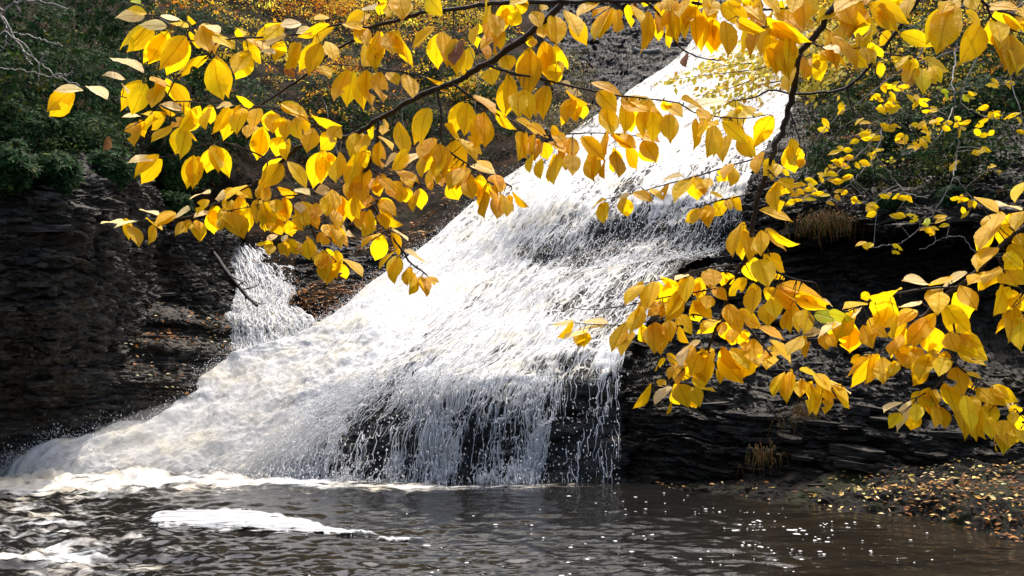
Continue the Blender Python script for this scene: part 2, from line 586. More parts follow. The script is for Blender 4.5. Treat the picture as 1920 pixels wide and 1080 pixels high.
M.l(M.bump(M.noise(co, 24, 5, 0.65), 0.7, 0.03), bs.inputs['Normal'])
M.l(bs.outputs[0], M.out.inputs[0])
tag(link('shore', me, M.m), kind='structure')
BANK_S = BKS

# ------------------------------------------------------------------ wooded slope on the left and behind the falls
HL = [
    [(-900, -500, 34), (-400, -450, 40), (0, -450, 44), (300, -450, 52), (700, -400, 62), (1100, -330, 64), (1420, -250, 64)],
    [(-900, -60, 24), (-400, -30, 28), (0, 0, 30), (300, 0, 36), (700, -20, 46), (1050, -30, 48), (1390, -60, 50)],
    [(-900, 120, 19), (-400, 140, 22), (0, 150, 24), (300, 150, 29), (700, 120, 38), (1000, 110, 39.5), (1200, 60, 42.5)],
    [(-900, 220, 15.5), (-400, 245, 17), (0, 268, 18.4), (300, 272, 24), (650, 260, 31), (900, 240, 33), (1115, 188, 33.8)],
    [(-900, 290, 14.5), (-400, 300, 16.5), (0, 320, 17.9), (300, 370, 24.2), (600, 365, 27), (800, 365, 28), (968, 325, 27.8)],
    [(-900, 420, 14.5), (-400, 420, 16.8), (0, 425, 18.6), (300, 425, 24.8), (560, 450, 25.2), (690, 450, 25.2), (822, 450, 24.2)],
    [(-900, 560, 15), (-400, 560, 17.5), (0, 560, 19.6), (300, 525, 24.2), (520, 540, 23.2), (600, 548, 22.6), (715, 545, 22.3)],
    [(-900, 720, 15.5), (-400, 710, 18), (0, 700, 20.2), (300, 640, 22.5), (520, 615, 21.9), (570, 628, 21.2), (615, 628, 21.0)],
]
S = patch(HL, 300, 340)
N = normals(S)
HLS = S + N * (0.25 * fbm(S[..., 0] * 0.7, S[..., 1] * 0.7, S[..., 2] * 0.7, 4, 31))[..., None]
HLS[..., :] += N * (0.05 * fbm(S[..., 0] * 4, S[..., 1] * 4, S[..., 2] * 4, 3, 35))[..., None]
tag(link('wooded_hill', fast_mesh('wooded_hill', HLS, grid_faces(300, 340)), SOIL), kind='structure')
HL_N = N

# bench of rock between the small cascade and the big chute
BN = [
    [(560, 462, 24.6), (640, 455, 24.8), (740, 450, 24.6), (830, 440, 24.3)],
    [(552, 500, 23.6), (630, 498, 23.4), (720, 492, 23.3), (795, 470, 23.5)],
    [(556, 545, 22.7), (620, 543, 22.5), (690, 535, 22.3), (745, 522, 22.3)],
    [(552, 590, 21.9), (610, 586, 21.7), (660, 575, 21.5), (700, 560, 21.5)],
    [(548, 628, 21.2), (590, 628, 21.0), (625, 615, 20.9), (660, 600, 20.9)],
    [(545, 660, 20.9), (590, 660, 20.7), (625, 650, 20.5), (660, 640, 20.5)],
]
S = patch(BN, 160, 160)
N = normals(S)
BNS = strata(S, N, 8.0, 0.14, 88, 0.04, 2.0, (1, 0))
tag(link('rock_ground', fast_mesh('rock_ground', BNS, grid_faces(160, 160), smooth=False), ROCK_F), kind='structure')

# bare grey bedrock beside the head of the falls
BR = [
    [(1010, -40, 44), (1120, -40, 45), (1250, -45, 46), (1400, -60, 46.5)],
    [(1020, 70, 39.5), (1110, 60, 40.5), (1210, 40, 42), (1350, 20, 41.5)],
    [(1030, 140, 36.5), (1110, 128, 37), (1200, 105, 38), (1290, 100, 37)],
    [(1040, 200, 33.6), (1090, 195, 33.7), (1140, 188, 33.6), (1190, 175, 33.4)],
    [(1000, 270, 30), (1050, 262, 30), (1090, 250, 30), (1130, 235, 30.5)],
    [(960, 325, 28), (985, 320, 28), (1005, 318, 27.8), (1030, 310, 27.8)],
    [(880, 385, 26), (895, 380, 25.9), (915, 378, 25.8), (940, 370, 26)],
    [(800, 445, 24.2), (815, 442, 24.2), (835, 440, 24.1), (860, 432, 24.2)],
]
S = patch(BR, 220, 160)
N = normals(S)
BRS = strata(S, N, 1.8, 0.22, 61, 0.05, 1.5, (1, 0.2))
tag(link('rock_hill', fast_mesh('rock_hill', BRS, grid_faces(220, 160), smooth=False), ROCK_B), kind='structure')

# wooded slope above the right wall
HR = [
    [(1380, -350, 60), (1550, -380, 52), (1800, -420, 46), (2100, -450, 42), (2800, -500, 36)],
    [(1470, -60, 44), (1560, -40, 40), (1760, -40, 34), (2050, -60, 30), (2800, -100, 24)],
    [(1500, 60, 38), (1580, 80, 34), (1760, 90, 28), (2050, 80, 24), (2800, 50, 18)],
    [(1500, 150, 32.5), (1580, 160, 29.5), (1760, 170, 24.5), (2050, 165, 20.6), (2800, 130, 15)],
    [(1490, 215, 30.5), (1580, 225, 27.5), (1760, 240, 23), (2050, 240, 19.5), (2800, 230, 14.6)],
]
S = patch(HR, 200, 240)
N = normals(S)
HRS = S + N * (0.3 * fbm(S[..., 0] * 0.7, S[..., 1] * 0.7, S[..., 2] * 0.7, 4, 37))[..., None]
tag(link('wooded_hill', fast_mesh('wooded_hill', HRS, grid_faces(200, 240)), SOIL), kind='structure')
# ------------------------------------------------------------------ water materials
def foam_color(M, co):
    """white foam with a faint tannin tint in places"""
    a = M.noise(co, 1.3, 4, 0.6)
    return M.ramp(a, [(0.38, (0.58, 0.59, 0.60)), (0.5, (0.63, 0.63, 0.61)), (0.66, (0.67, 0.62, 0.49))])


def sheet_mat(name):
    M = Mat(name)
    uv = M.coord('UV')
    co = M.coord()
    st = M.noise(M.mapping(uv, (8.0, 1.1, 1)), 1.0, 5, 0.6, 0.5)
    fine = M.noise(M.mapping(uv, (22.0, 4.5, 1), (3, 5, 0)), 1.0, 4, 0.6, 0.4)
    n = M.math('ADD', M.math('MULTIPLY', st, 0.6), M.math('MULTIPLY', fine, 0.4))
    cov = M.attr('cover').outputs['Fac']
    thr = M.math('SUBTRACT', 0.86, M.math('MULTIPLY', cov, 0.72))
    al = M.smooth(n, M.math('SUBTRACT', thr, 0.10), M.math('ADD', thr, 0.10))
    wob = M.n('ShaderNodeVectorMath', operation='ADD')
    nz = M.n('ShaderNodeTexNoise')
    nz.inputs['Scale'].default_value = 4.0
    nz.inputs['Detail'].default_value = 3
    M.l(uv, nz.inputs['Vector'])
    M.l(uv, wob.inputs[0])
    sc_ = M.n('ShaderNodeVectorMath', operation='SCALE')
    sc_.inputs['Scale'].default_value = 0.22
    M.l(nz.outputs['Color'], sc_.inputs[0])
    M.l(sc_.outputs[0], wob.inputs[1])
    vo = M.n('ShaderNodeTexVoronoi', feature='DISTANCE_TO_EDGE')
    vo.inputs['Scale'].default_value = 1.0
    M.l(M.mapping(wob.outputs[0], (8.0, 2.2, 1)), vo.inputs['Vector'])
    lw = M.math('MULTIPLY', M.math('ADD', cov, M.math('SUBTRACT', n, 0.62)), 0.32)
    lace = M.math('MULTIPLY', M.smooth(vo.outputs['Distance'], lw, M.math('MULTIPLY', lw, 0.4)), M.smooth(cov, 0.12, 0.4))
    al = M.math('MAXIMUM', al, lace)
    bs = M.n('ShaderNodeBsdfPrincipled')
    grain = M.noise(M.mapping(uv, (26.0, 7.0, 1), (1, 2, 0)), 1.0, 4, 0.6, 0.5)
    fc = M.mix(1.0, foam_color(M, co), M.ramp(M.math('ADD', M.math('MULTIPLY', grain, 0.6), M.math('MULTIPLY', st, 0.4)), [(0.34, 0.58), (0.5, 0.98), (0.68, 1.2)]), 'MULTIPLY')
    M.l(fc, bs.inputs['Base Color'])
    bs.inputs['Roughness'].default_value = 0.6
    M.l(M.bump(M.math('ADD', n, M.math('MULTIPLY', grain, 0.6)), 0.45, 0.06), bs.inputs['Normal'])
    tr = M.n('ShaderNodeBsdfTransparent')
    gl = M.n('ShaderNodeBsdfGlossy')
    gl.inputs['Roughness'].default_value = 0.15
    M.l(M.bump(n, 1.0, 0.08), gl.inputs['Normal'])
    clear = M.n('ShaderNodeMixShader')
    clear.inputs[0].default_value = 0.012
    M.l(tr.outputs[0], clear.inputs[1])
    M.l(gl.outputs[0], clear.inputs[2])
    mx = M.n('ShaderNodeMixShader')
    tl = M.n('ShaderNodeBsdfTranslucent')
    M.l(fc, tl.inputs['Color'])
    soft = M.n('ShaderNodeMixShader')
    soft.inputs[0].default_value = 0.3
    M.l(bs.outputs[0], soft.inputs[1])
    M.l(tl.outputs[0], soft.inputs[2])
    M.l(al, mx.inputs[0])
    M.l(clear.outputs[0], mx.inputs[1])
    M.l(soft.outputs[0], mx.inputs[2])
    M.l(mx.outputs[0], M.out.inputs[0])
    return M.m


SHEET = sheet_mat('falling water')
M = Mat('water thread')
bs = M.n('ShaderNodeBsdfPrincipled')
bs.inputs['Base Color'].default_value = (0.84, 0.85, 0.86, 1)
bs.inputs['Roughness'].default_value = 0.3
tl = M.n('ShaderNodeBsdfTranslucent')
tl.inputs['Color'].default_value = (0.84, 0.85, 0.86, 1)
mx = M.n('ShaderNodeMixShader')
mx.inputs[0].default_value = 0.5
M.l(bs.outputs[0], mx.inputs[1])
M.l(tl.outputs[0], mx.inputs[2])
M.l(mx.outputs[0], M.out.inputs[0])
THREAD = M.m


def sample(S, v, u):
    """bilinear lookup of a dense surface at v, u in 0..1"""
    nv, nu = S.shape[:2]
    a, b = np.clip(v, 0, 1) * (nv - 1.001), np.clip(u, 0, 1) * (nu - 1.001)
    i, j = a.astype(int), b.astype(int)
    f, g = (a - i)[..., None], (b - j)[..., None]
    return (S[i, j] * (1 - g) + S[i, j + 1] * g) * (1 - f) + (S[i + 1, j] * (1 - g) + S[i + 1, j + 1] * g) * f


def threads(S, N, v0, u0, ln, rad, lift, wig, K, seed, fall=0.0):
    """thin tapering threads of water that follow the surface S; all arguments but K are arrays"""
    r = np.random.default_rng(seed)
    n = len(v0)
    t = np.linspace(0, 1, K)[None, :]
    v = v0[:, None] + ln[:, None] * t
    ph = r.uniform(0, 100, n)[:, None]
    u = u0[:, None] + wig[:, None] * (vnoise(v * 90 + ph, ph, ph * 0, seed) - 0.5) + 0.4 * wig[:, None] * (vnoise(v * 260 + ph, ph * 2, ph * 0, seed + 1) - 0.5)
    ok = (v.max(1) < 0.999) & (u.min(1) > 0.0) & (u.max(1) < 1.0)
    v, u, ph, rad, lift = v[ok], u[ok], ph[ok], rad[ok], lift[ok]
    n = len(v)
    P = sample(S, v, u)
    Nn = sample(N, v, u)
    P = P + Nn * (lift[:, None] * (0.5 + vnoise(v * 120 + ph, ph, ph * 0, seed + 2)))[..., None]
    T = np.gradient(P, axis=1)
    T /= np.maximum(np.linalg.norm(T, axis=-1, keepdims=True), 1e-9)
    B = np.cross(T, Nn)
    B /= np.maximum(np.linalg.norm(B, axis=-1, keepdims=True), 1e-9)
    C = np.cross(B, T)
    R = rad[:, None] * (np.sin(math.pi * np.clip(t, 0.02, 0.98)) ** 0.6) * (0.45 + 1.1 * vnoise(v * 400 + ph, ph, ph * 0, seed + 3))
    ang = np.array([0, 2.094, 4.189])
    V = P[:, :, None] + R[:, :, None, None] * (np.cos(ang)[None, None, :, None] * B[:, :, None] + np.sin(ang)[None, None, :, None] * C[:, :, None])
    i = np.arange(n * K * 3).reshape(n, K, 3)
    j = np.roll(i, -1, 2)
    Fq = np.stack([i[:, :-1], j[:, :-1], j[:, 1:], i[:, 1:]], -1).reshape(-1, 4)
    return V.reshape(-1, 3), Fq


OCT = np.array([(1, 0, 0), (-1, 0, 0), (0, 1, 0), (0, -1, 0), (0, 0, 1), (0, 0, -1)], float)
OCT_F = np.array([(0, 2, 4), (2, 1, 4), (1, 3, 4), (3, 0, 4), (2, 0, 5), (1, 2, 5), (3, 1, 5), (0, 3, 5)])


def droplets(P, rad, stretch, seed):
    r = np.random.default_rng(seed)
    n = len(P)
    sc = rad[:, None] * r.uniform(0.6, 1.2, (n, 3))
    sc[:, 2] *= stretch
    V = P[:, None] + OCT[None] * sc[:, None]
    Fq = (np.arange(n)[:, None, None] * 6 + OCT_F[None]).reshape(-1, 3)
    return V.reshape(-1, 3), Fq


# ------------------------------------------------------------------ the big fall
MF = [
    [(1330, 30, 37.5), (1372, 18, 37.8), (1412, 8, 38), (1452, 0, 38.2), (1492, -10, 38.2), (1532, -20, 38.2)],
    [(1272, 106, 35), (1325, 100, 35), (1375, 95, 35), (1425, 90, 35), (1477, 85, 35.2), (1527, 80, 35.5)],
    [(1150, 196, 31.5), (1230, 190, 31.5), (1310, 185, 31.5), (1390, 180, 31.5), (1460, 176, 31.8), (1522, 176, 32)],
    [(960, 330, 26.8), (1050, 315, 26.8), (1140, 305, 26.8), (1240, 295, 26.8), (1345, 280, 27), (1455, 266, 27.5)],
    [(872, 398, 25), (965, 385, 24.6), (1060, 375, 24.2), (1160, 370, 24), (1285, 360, 23.8), (1408, 345, 23.6)],
    [(790, 465, 23.2), (880, 472, 22.9), (980, 495, 22.6), (1100, 478, 22.6), (1230, 465, 22.8), (1375, 462, 22.9)],
    [(690, 545, 21.8), (780, 560, 21.2), (900, 560, 20.8), (1020, 545, 20.8), (1150, 520, 21), (1290, 500, 21.2)],
    [(560, 630, 20.4), (680, 640, 19.6), (800, 650, 19), (930, 640, 18.6), (1070, 620, 18.6), (1215, 605, 18.9)],
    [(415, 690, 19.8), (560, 715, 18.6), (690, 730, 17.8), (830, 725, 17.2), (990, 710, 17), (1168, 690, 17.1)],
    [(255, 800, 18.6), (430, 812, 17.8), (600, 820, 17.1), (760, 815, 16.75), (950, 810, 16.6), (1164, 800, 16.65)],
    [(25, 881, 17.1), (280, 893, 17.0), (530, 900, 16.7), (725, 906, 16.3), (940, 908, 16.2), (1162, 908, 16.2)],
    [(-10, 915, 17.0), (260, 925, 16.9), (520, 930, 16.6), (720, 935, 16.2), (940, 936, 16.1), (1162, 936, 16.1)],
]
NV, NU = 700, 380
S0 = patch(MF, NV, NU)
N0 = normals(S0)
b_ = np.linspace(0, 1, NV)[:, None], np.linspace(0, 1, NU)[None]
S0 = S0 + N0 * ((0.22 * fbm(b_[1] * 5 + b_[0] * 2, b_[0] * 16, b_[0] * b_[1] * 0, 4, 91) * sstep(0.3, 0.5, b_[1]) * sstep(0.2, 0.34, b_[0]) * sstep(1.0, 0.9, b_[0])))[..., None]
N0 = normals(S0)
vv, uu = np.meshgrid(np.linspace(0, 1, NV), np.linspace(0, 1, NU), indexing='ij')
seg = np.linalg.norm(np.diff(S0[:, NU // 2], axis=0), axis=1)
LEN = np.concatenate([[0], np.cumsum(seg)])
WID = np.linalg.norm(S0[:, -1] - S0[:, 0], axis=1)
UM = (uu - 0.5) * (0.5 * WID[:, None] + 0.5 * WID.mean())
VM = LEN[:, None] * np.ones(NU)[None]
PX, PY = proj(S0)


def g(px, py, sx, sy):
    return np.exp(-((PX - px) / sx) ** 2 - ((PY - py) / sy) ** 2)


chute = 1 - sstep(0.24, 0.46, uu)
upper = 1 - sstep(0.26, 0.36, vv)
solid = np.maximum(chute, upper)
base = 0.57 + 0.0 * uu
base -= 0.42 * g(1025, 482, 75, 24) + 0.22 * g(1190, 435, 120, 30) + 0.36 * g(1345, 430, 55, 50) + 0.16 * g(1150, 440, 200, 40)
base -= 0.30 * g(1290, 500, 60, 22) + 0.08 * g(1130, 590, 90, 30) + 0.10 * g(1000, 690, 100, 20)
drop = sstep(700, 760, PY) * sstep(0.34, 0.5, uu)
base -= drop * 0.34
base -= 0.16 * g(700, 800, 60, 60) + 0.16 * g(950, 810, 55, 70) + 0.2 * g(1105, 800, 50, 100) + 0.10 * g(560, 810, 70, 50)
base += 0.26 * g(815, 760, 26, 60) + 0.30 * g(830, 850, 34, 60) + 0.18 * g(640, 780, 16, 70) + 0.16 * g(1010, 850, 22, 60) + 0.14 * g(740, 830, 14, 60)
base += 0.12 * g(900, 600, 120, 50)
st_ = fbm(UM * 1.5, VM * 0.30, UM * 0, 3, 181)
base += 0.20 * st_ + 0.10 * fbm(UM * 3.6, VM * 0.28, UM * 0, 3, 185) + drop * 0.26 * fbm(UM * 2.6, VM * 0.16, UM * 0, 3, 183)
edge = sstep(0.0, 0.02, uu) * sstep(0.0, 0.02, 1 - uu)
ragged = sstep(0.0, 0.16, (1 - uu) + 0.10 * fbm(UM * 5, VM * 0.4, UM * 0, 3, 187)) * sstep(680, 720, PY) + sstep(720, 680, PY)
base *= 0.35 + 0.65 * ragged
solid_c = 0.63 + 0.15 * fbm(UM * 1.3, VM * 0.3, UM * 0, 3, 189) + 0.2 * chute * sstep(0.42, 0.6, vv)
cover = np.clip(base * (1 - solid) + solid_c * solid, 0, 1.1)
cover -= 0.12 * upper * sstep(0.55, 1.0, uu) * sstep(0.12, 0.3, vv)
cover *= 0.55 + 0.45 * edge

n1 = fbm(UM * 1.1, VM * 0.45, UM * 0, 4, 101)
n2 = fbm(UM * 4.5, VM * 0.9, UM * 0, 4, 111, 0.6)
n3 = fbm(UM * 11, VM * 2.0, UM * 0, 3, 121, 0.6)
amp = 0.4 + 0.6 * solid
low = sstep(0.5, 0.85, vv) * chute
n4 = fbm(UM * 22, VM * 5, UM * 0, 2, 127, 0.6)
disp = 0.05 + amp * (0.09 * n1 + 0.022 * n2 + 0.012 * n3 + 0.006 * n4) + low * (0.34 * np.maximum(n1, -0.3) + 0.05 * n2 + 0.05 * fbm(UM * 7, VM * 5, UM * 0, 5, 129, 0.65) + 0.08 * (0.6 - np.abs(fbm(UM * 2.6, VM * 2.1, UM * 0, 5, 133, 0.62)))) + 0.1 * chute * (1 - sstep(0.0, 0.1, uu) * 0)
disp *= sstep(0, 0.03, uu) * 0.8 + 0.2
SM = S0 + N0 * disp[..., None]
fall = empty('waterfall', tuple(S0[NV - 40, NU // 2]))
tag(fall, 'broad white waterfall sliding down tilted ledges and fanning out into the dark pool', 'waterfall')
FL = np.array(fall.location)
me = fast_mesh('water_sheet', SM - FL, grid_faces(NV, NU))
add_attr(me, 'cover', cover)
add_uv(me, np.stack([UM, VM], -1))
link('water_sheet', me, SHEET, fall)

# rock the big fall runs over, carried a little past the water on both sides
Lc = 2 * S0[:, :1] - S0[:, 12:13] + np.array([0, 0.5, -0.05])
Lc2 = 2 * S0[:, :1] - S0[:, 30:31] + np.array([0, 1.4, -0.4])
Rc = 2 * S0[:, -1:] - S0[:, -9:-8] + np.array([0, 0.1, -0.02])
Rc2 = 2 * S0[:, -1:] - S0[:, -26:-25] + np.array([0, 0.9, -0.1])
SRk = np.concatenate([Lc2, Lc, S0[:, ::2], Rc, Rc2], 1)
NRk = normals(SRk)
rough = 0.09 * fbm(SRk[..., 0] * 2.2, SRk[..., 1] * 2.2, SRk[..., 2] * 3, 4, 141)
SRk = SRk - NRk * (0.10 - rough)[..., None]
SRk = strata(SRk, NRk, 6.0, 0.07, 131, 0.03, 1.6, (1, 0))
tag(link('rock_ground', fast_mesh('rock_ground', SRk, grid_faces(*SRk.shape[:2]), smooth=False), ROCK_F), kind='structure')

# threads and drops of the big fall
r = np.random.default_rng(5)


def pick(n, fn):
    v, u = r.uniform(0, 1, n * 12), r.uniform(0, 1, n * 12)
    w = sample(fn[..., None], v, u)[:, 0]
    k = r.uniform(0, 1, n * 12) < w
    return v[k][:n], u[k][:n]


den = (1 - 0.9 * drop) * (1 - solid) * np.clip(0.25 + 0.9 * (cover - 0.2), 0.05, 1) * sstep(0.33, 0.42, vv)
v, u = pick(1300, den)
k = len(v)
A = threads(SM, N0, v, u, r.uniform(0.010, 0.035, k), r.uniform(0.003, 0.009, k), r.uniform(0.0, 0.04, k), r.uniform(0.004, 0.014, k), 8, 31)
den2 = sstep(690, 730, PY) * sstep(0.28, 0.42, uu) * np.clip(0.06 + 3.2 * (cover - 0.18), 0.07, 1) ** 1.2
v, u = pick(4200, den2)
k = len(v)
B = threads(S0, N0, v, u, r.uniform(0.010, 0.06, k), r.uniform(0.003, 0.009, k), r.uniform(0.02, 0.2, k), r.uniform(0.002, 0.009, k), 14, 37)
den3 = np.exp(-((PY - 430) / 38) ** 2) * sstep(0.2, 0.35, uu)
v, u = pick(900, den3 * np.clip(0.1 + 2.0 * (cover - 0.2), 0.05, 1))
k = len(v)
C = threads(SM, N0, v, u, r.uniform(0.008, 0.03, k), r.uniform(0.004, 0.010, k), r.uniform(0.02, 0.14, k), r.uniform(0.002, 0.008, k), 10, 39)
V, Fq = join([A, B, C])
o = link('water_threads', fast_mesh('water_threads', V - FL, Fq), THREAD, fall)
tag(o, kind='stuff')

ds = []
v, u = pick(7000, den2)
P = sample(S0, v, u) + sample(N0, v, u) * r.uniform(0.02, 0.4, len(v))[:, None] + r.normal(0, 0.05, (len(v), 3))
ds.append(droplets(P, r.uniform(0.004, 0.013, len(P)), 1.6, 1))
den4 = np.exp(-(uu / 0.05) ** 2) * (0.15 + sstep(0.3, 0.9, vv)) + 0.35 * low * np.exp(-((uu - 0.1) / 0.2) ** 2)
v, u = pick(16000, np.clip(den4, 0, 1))
q = r.exponential(1.0, len(v))
P = sample(SM, v, u) + sample(N0, v, u) * (0.07 * q)[:, None] + np.array([-0.6, 0, 0.8]) * (0.05 * r.exponential(1.0, len(v)))[:, None]
ds.append(droplets(P, r.uniform(0.003, 0.010, len(P)), 1.0, 2))
den5 = np.exp(-((PY - 450) / 60) ** 2) * sstep(0.2, 0.3, uu) + 0.2 * sstep(0.35, 0.5, vv)
den6 = np.exp(-(uu / 0.07) ** 2) * sstep(0.80, 0.88, vv)
v, u = pick(5000, den6)
q = np.abs(fbm(v * 60, u * 8, v * 0, 3, 95)) ** 1.5
P = sample(SM, v, u) + (sample(N0, v, u) * 0.5 + np.array([-0.25, 0, 0.8])) * (q * r.uniform(0, 0.55, len(v)))[:, None]
ds.append(droplets(P, r.uniform(0.004, 0.015, len(P)), 1.4, 6))
v, u = pick(7000, np.clip(den5, 0, 1))
P = sample(SM, v, u) + sample(N0, v, u) * r.uniform(0.01, 0.12, len(v))[:, None]
ds.append(droplets(P, r.uniform(0.006, 0.016, len(P)), 1.3, 3))
V, Fq = join(ds)
tag(link('water_drops', fast_mesh('water_drops', V - FL, Fq), THREAD, fall), kind='stuff')
SF, NF = SM, N0

# ------------------------------------------------------------------ the small side fall on the left
SC = [
    [(400, 395, 27.6), (418, 392, 27.6), (438, 390, 27.6), (458, 392, 27.6)],
    [(414, 432, 26), (432, 430, 26), (455, 430, 26), (478, 434, 26)],
    [(424, 472, 24.9), (448, 470, 24.8), (475, 470, 24.8), (506, 475, 24.8)],
    [(432, 512, 23.9), (472, 512, 23.8), (518, 514, 23.8), (572, 520, 23.8)],
    [(442, 548, 23.0), (482, 550, 22.9), (524, 550, 22.9), (568, 545, 23.0)],
    [(432, 580, 22.2), (474, 583, 22.1), (514, 583, 22.1), (556, 578, 22.3)],
    [(420, 602, 21.6), (470, 604, 21.3), (524, 604, 21.2), (594, 606, 21.0)],
    [(422, 642, 21.1), (474, 648, 20.8), (530, 648, 20.6), (608, 642, 20.4)],
    [(405, 695, 20.1), (470, 695, 19.9), (535, 690, 19.7), (625, 668, 19.7)],
]
nv, nu = 260, 130
SS = patch(SC, nv, nu)
NS = normals(SS)
v2, u2 = np.meshgrid(np.linspace(0, 1, nv), np.linspace(0, 1, nu), indexing='ij')
seg = np.linalg.norm(np.diff(SS[:, nu // 2], axis=0), axis=1)
VM = np.concatenate([[0], np.cumsum(seg)])[:, None] * np.ones(nu)[None]
UM = u2 * 1.7
d = 0.03 + 0.05 * fbm(UM * 3, VM * 2, UM * 0, 4, 201) + 0.03 * fbm(UM * 10, VM * 5, UM * 0, 3, 211)
SSd = SS + NS * d[..., None]
QX, QY = proj(SS)
cv = 0.74 - 0.28 * np.exp(-((QY - 622) / 18) ** 2) - 0.18 * np.exp(-((QY - 575) / 12) ** 2) - 0.12 * np.exp(-((QY - 540) / 10) ** 2) + 0.1 * np.exp(-((QX - 500) / 40) ** 2 - ((QY - 500) / 30) ** 2)
cv *= 0.5 + 0.5 * sstep(0, 0.07, u2) * sstep(0, 0.07, 1 - u2)
fall2 = empty('waterfall', tuple(SS[nv - 20, nu // 2]))
tag(fall2, 'narrow stepped side cascade tumbling between leaf strewn ledges left of the big fall', 'waterfall')
L2 = np.array(fall2.location)
me = fast_mesh('water_sheet', SSd - L2, grid_faces(nv, nu))
add_attr(me, 'cover', cv)
add_uv(me, np.stack([UM, VM], -1))
link('water_sheet', me, SHEET, fall2)
v, u = r.uniform(0, 1, 1500), r.uniform(0, 1, 1500)
k = len(v)
A = threads(SSd, NS, v, u, r.uniform(0.03, 0.1, k), r.uniform(0.007, 0.018, k), r.uniform(0, 0.06, k), r.uniform(0.02, 0.08, k), 8, 61)
tag(link('water_threads', fast_mesh('water_threads', A[0] - L2, A[1]), THREAD, fall2), kind='stuff')
v, u = r.uniform(0, 1, 2600), r.uniform(0, 1, 2600)
P = sample(SSd, v, u) + sample(NS, v, u) * r.exponential(0.05, len(v))[:, None] + r.normal(0, 0.03, (len(v), 3))
A = droplets(P, r.uniform(0.006, 0.016, len(P)), 1.2, 4)
tag(link('water_drops', fast_mesh('water_drops', A[0] - L2, A[1]), THREAD, fall2), kind='stuff')
Lc = 2 * SS[:, :1] - SS[:, 40:41] + np.array([-0.2, 0.3, 0.1])
Rc = 2 * SS[:, -1:] - SS[:, -40:-39] + np.array([0.2, 0.3, 0.05])
SRk = np.concatenate([Lc, SS, Rc], 1)
NRk = normals(SRk)
SRk = strata(SRk - NRk * 0.07, NRk, 6.0, 0.06, 151, 0.05, 1.6, (1, 0))
tag(link('rock_ground', fast_mesh('rock_ground', SRk, grid_faces(*SRk.shape[:2]), smooth=False), ROCK_F), kind='structure')

# ------------------------------------------------------------------ the pool
yy = np.concatenate([np.linspace(-6, 4.6, 10), CAM_H / np.linspace(CAM_H / 5.0, CAM_H / 21.0, 400)])
ny, nx = len(yy), 520
s = np.linspace(-1, 1, nx)
XX = np.sign(s)[None] * np.abs(s)[None] ** 1.0 * (0.62 * np.maximum(yy, 5)[:, None] + 1.5)
YY = yy[:, None] * np.ones(nx)[None]
pxw = 960 + F_PX * XX / np.maximum(YY, 1)
pyw = 674 + F_PX * CAM_H / np.maximum(YY, 1)
turb = np.exp(-((pxw - 0) / 420) ** 2) * sstep(860, 930, pyw) + 0.35
turb = np.maximum(turb, 0.9 * np.exp(-((pyw - 925) / 22) ** 2) * sstep(1150, 500, pxw))
zero = XX * 0
calm = 1 - 0.75 * sstep(1350, 1650, pxw)
wz = turb * calm * (0.034 * fbm(XX * 1.1, YY * 1.5, zero, 3, 301) + 0.024 * (1 - 2 * np.abs(fbm(XX * 2.6 + 3, YY * 3.4, zero, 3, 311))) + 0.013 * fbm(XX * 7, YY * 9, zero, 3, 321))
wz += 0.014 * (1 - 2 * np.abs(fbm(XX * 1.7 + 0.4 * YY, YY * 2.8, zero, 3, 333))) + 0.006 * (1 - 2 * np.abs(fbm(XX * 4.2, YY * 6.5, zero, 3, 335))) + 0.002 * fbm(XX * 10, YY * 13, zero, 2, 331)
wz += 0.13 * np.exp(-((pxw - 150) / 380) ** 2 - ((pyw - 897) / 20) ** 2) * (0.6 + 1.0 * fbm(XX * 2.6, YY * 2.6, zero, 5, 341, 0.68))
foam = 0.30 * np.exp(-((pyw - 905) / 20) ** 2) * sstep(1200, 300, pxw)
foam += 0.66 * np.exp(-((pxw - 120) / 400) ** 2 - ((pyw - 898) / 26) ** 2)
foam += 0.50 * np.exp(-((pxw - 40) / 300) ** 2 - ((pyw - 970) / 60) ** 2)
foam += 0.44 * np.exp(-((pxw - 130) / 320) ** 2 - ((pyw - 1055) / 50) ** 2)
foam *= 0.9 + 0.5 * fbm(XX * 3.2, YY * 4.0, zero, 4, 361, 0.6)
wz += 0.03 * np.exp(-((pxw - 60) / 420) ** 2) * fbm(XX * 5, YY * 6.5, zero, 4, 371, 0.6)
foam += 0.40 * np.exp(-((pxw - 790) / 170) ** 2 - ((pyw - 910) / 10) ** 2) + 0.38 * np.exp(-((pxw - 1050) / 130) ** 2 - ((pyw - 910) / 6) ** 2) + 0.26 * np.exp(-((pxw - 560) / 120) ** 2 - ((pyw - 902) / 8) ** 2)
foam += 0.10 * np.exp(-((pxw - 1330) / 160) ** 2 - ((pyw - 990) / 40) ** 2)
me = fast_mesh('water', np.stack([XX, YY, wz], -1), grid_faces(ny, nx))
add_attr(me, 'foam', foam)
add_attr(me, 'shallow', sstep(1250, 1500, pxw) * sstep(890, 930, pyw))
M = Mat('pool water')
co = M.coord()
w1 = M.noise(M.mapping(co, (1.6, 2.8, 1)), 1.0, 6, 0.68, 1.2)
w2 = M.noise(M.mapping(co, (6, 8, 1), (2, 3, 0)), 1.0, 5, 0.6, 0.6)
nn = M.math('ADD', M.math('MULTIPLY', w1, 0.6), M.math('MULTIPLY', w2, 0.4))
fo = M.attr('foam').outputs['Fac']
th = M.math('SUBTRACT', 0.78, M.math('MULTIPLY', fo, 0.62))
fa = M.math('MULTIPLY', M.smooth(nn, M.math('SUBTRACT', th, 0.07), M.math('ADD', th, 0.20)), 0.93)
wa = M.n('ShaderNodeBsdfPrincipled')
shl = M.attr('shallow').outputs['Fac']
